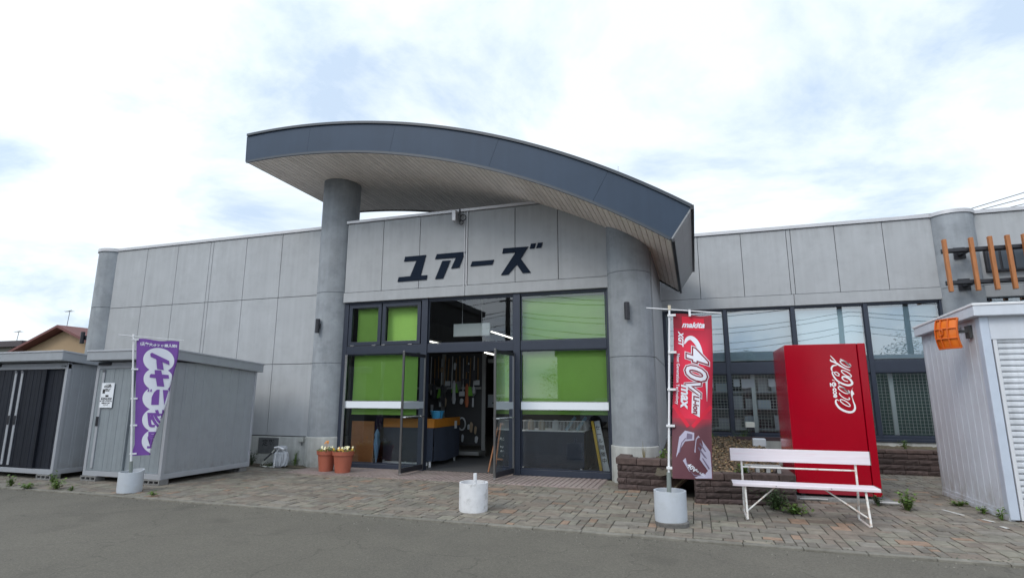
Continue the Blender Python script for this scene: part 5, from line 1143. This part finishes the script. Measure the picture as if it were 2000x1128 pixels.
for i, (za, zb_) in enumerate(((10.13, 11.6), (10.05, 11.25), (9.95, 10.95))):
    b = MB(); pts = [(x, 30, za+(zb_-za)*((x-12.5)/5)*.9 if x >= 12.5 else za-.02*(12.5-x)) for x in (2, 7, 12.5, 15, 17.5, 22, 28)]
    o = b.tube([(x_, 30+i*.4, z_) for x_, _, z_ in pts], .018, 5).build('power_cable', joint); recenter(o, (12.5, 30, za)); tag(o, ['highest power cable crossing the sky at the upper right', 'middle power cable crossing the sky at the upper right', 'lowest power cable crossing the sky at the upper right'][i], 'cable', 'power cables behind the right wing')
# ------------------------------------------------------------------ what the glass reflects, across the car park
polem = mat('pole_grey', (.07, .07, .07), .9)
rg = 'utility poles across the car park, seen reflected'
for x, lb in ((-12.6, 'utility pole mirrored in the glass above the doors'), (10.2, 'utility pole mirrored in the window above the vending machine'), (14.3, 'leaning utility pole mirrored in the window beside the garage')):
    t = thing('utility_pole', lb, 'utility pole', (x, -15, 0), rg)
    MB().tube([(x, -15, 0), (x+.1, -15, 12)], [.21, .15], 12).build('pole', polem, t, smooth=True)
    MB().box(x-.9, x+1.0, -15.06, -14.94, 10.9, 11.0).box(x-.8, x+.9, -15.06, -14.94, 9.6, 9.7).box(x-.6, x+.7, -15.06, -14.94, 8.3, 8.4).build('crossarm', dark, t)
    MB().lathe([(.22, 0), (.22, .7)], (x+.55, -15, 9.8), 14).build('transformer', polem, t, smooth=True)
for i, (z, y) in enumerate(((11.1, -15.3), (11.05, -14.7), (9.75, -15.2), (9.72, -14.8), (8.45, -15), (7.6, -15), (7.3, -14.9), (6.6, -14.8), (6.2, -15.1), (9.1, -14.9))):
    b = MB(); pts = []
    for x0_, x1_ in ((-40, -12.6), (-12.6, 10.9), (10.9, 38)):
        for k in range(9): t_ = k/8; pts.append((x0_+(x1_-x0_)*t_, y, z-1.1*4*t_*(1-t_)*(.5+.08*i)))
    o = b.tube(pts, .022, 5).build('overhead_wire', dark); recenter(o, (0, y, z)); tag(o, 'one of the overhead wires strung between the poles across the car park', 'wire', 'overhead wires seen reflected')
def tree(x, y, h_, r, label, narrow=False):
    t = thing('tree', label, 'tree', (x, y, 0), 'trees across the car park, seen reflected')
    MB().tube([(x, y, 0), (x+.1, y, h_*.6)], [.18, .06], 8).build('trunk', mat('bark', (.08, .06, .045), .9), t)
    cr_ = MB()
    for k in range(26):
        a = random.uniform(0, 6.28); q = r*.7*math.sqrt(random.random()); c_ = Vector((x+q*math.cos(a), y+q*math.sin(a), h_*(.4+.5*random.random()*(1-q/r*.6)))); rr = r*random.uniform(.25, .45)
        for m_ in range(55):
            d = Vector((random.gauss(0, 1), random.gauss(0, 1), random.gauss(0, 1))).normalized()*rr*random.uniform(.5, 1); leafq(cr_, c_+d, .22, lo=.5, hi=1.5)
    cr_.build('crown', leafd, t, solid=1)
tree(4.0, -19, 6.4, 1.6, 'small spiky tree mirrored between the banner and the vending machine'); tree(15.0, -18, 7.2, 2.6, 'bushy tree mirrored beside the garage'); tree(-5.0, -24, 5.0, 2.5, 'round tree mirrored in the green blind glass'); tree(-11, -25, 4.6, 2.4, 'left tree mirrored in the green blind glass')
hh = thing('house', 'long low house across the car park, seen only in reflections', 'house', (3, -30, 0))
MB().box(-12.4, 9, -36, -29.5, 0, 5.3).build('wall', mat('far_wall', (.16, .16, .155), .8), hh); MB().box(-12.6, 9.2, -36.5, -29.3, 5.31, 5.9).build('roof', mat('far_roof', (.07, .07, .08), .7), hh)
hb2 = thing('hall', 'large dark hall across the car park, mirrored in the glass above the doors', 'hall', (-25, -12, 0))
MB().box(-40, -17.2, -22, -2, 0, 8.3).build('wall', mat('hall_wall', (.05, .05, .052), .8), hb2); MB().box(-40.3, -17.0, -22.2, -1.8, 8.31, 8.75).build('roof', mat('hall_roof', (.03, .03, .035), .7), hb2)
def car(x, y, colr, label):
    t = thing('parked_car', label, 'car', (x, y, 0), 'cars parked across the car park, seen reflected')
    MB().poly([(-2.1, .35), (2.1, .35), (2.15, .8), (1.3, .95), (.7, 1.45), (-1.3, 1.48), (-2.0, .95), (-2.15, .7)], lambda a, b, d: (x+a, y+d, b), 1.6).build('body', colr, t, bev=.05)
    MB().poly([(-1.75, .97), (1.0, .97), (.6, 1.38), (-1.2, 1.40)], lambda a, b, d: (x+a, y-.01+d*1.0125, b), 1.6).build('side_window', dark, t)
    for wx in (-1.35, 1.35): 
        wm = MB().tube([(x+wx, y-.02, .33), (x+wx, y+1.62, .33)], .33, 20).build('wheel', dark, t)
car(-3.5, -7.5, cleanw, 'white car mirrored faintly in the right entrance window'); car(1.6, -8, steel, 'silver car mirrored behind the white car')
scene.render.engine = 'CYCLES'
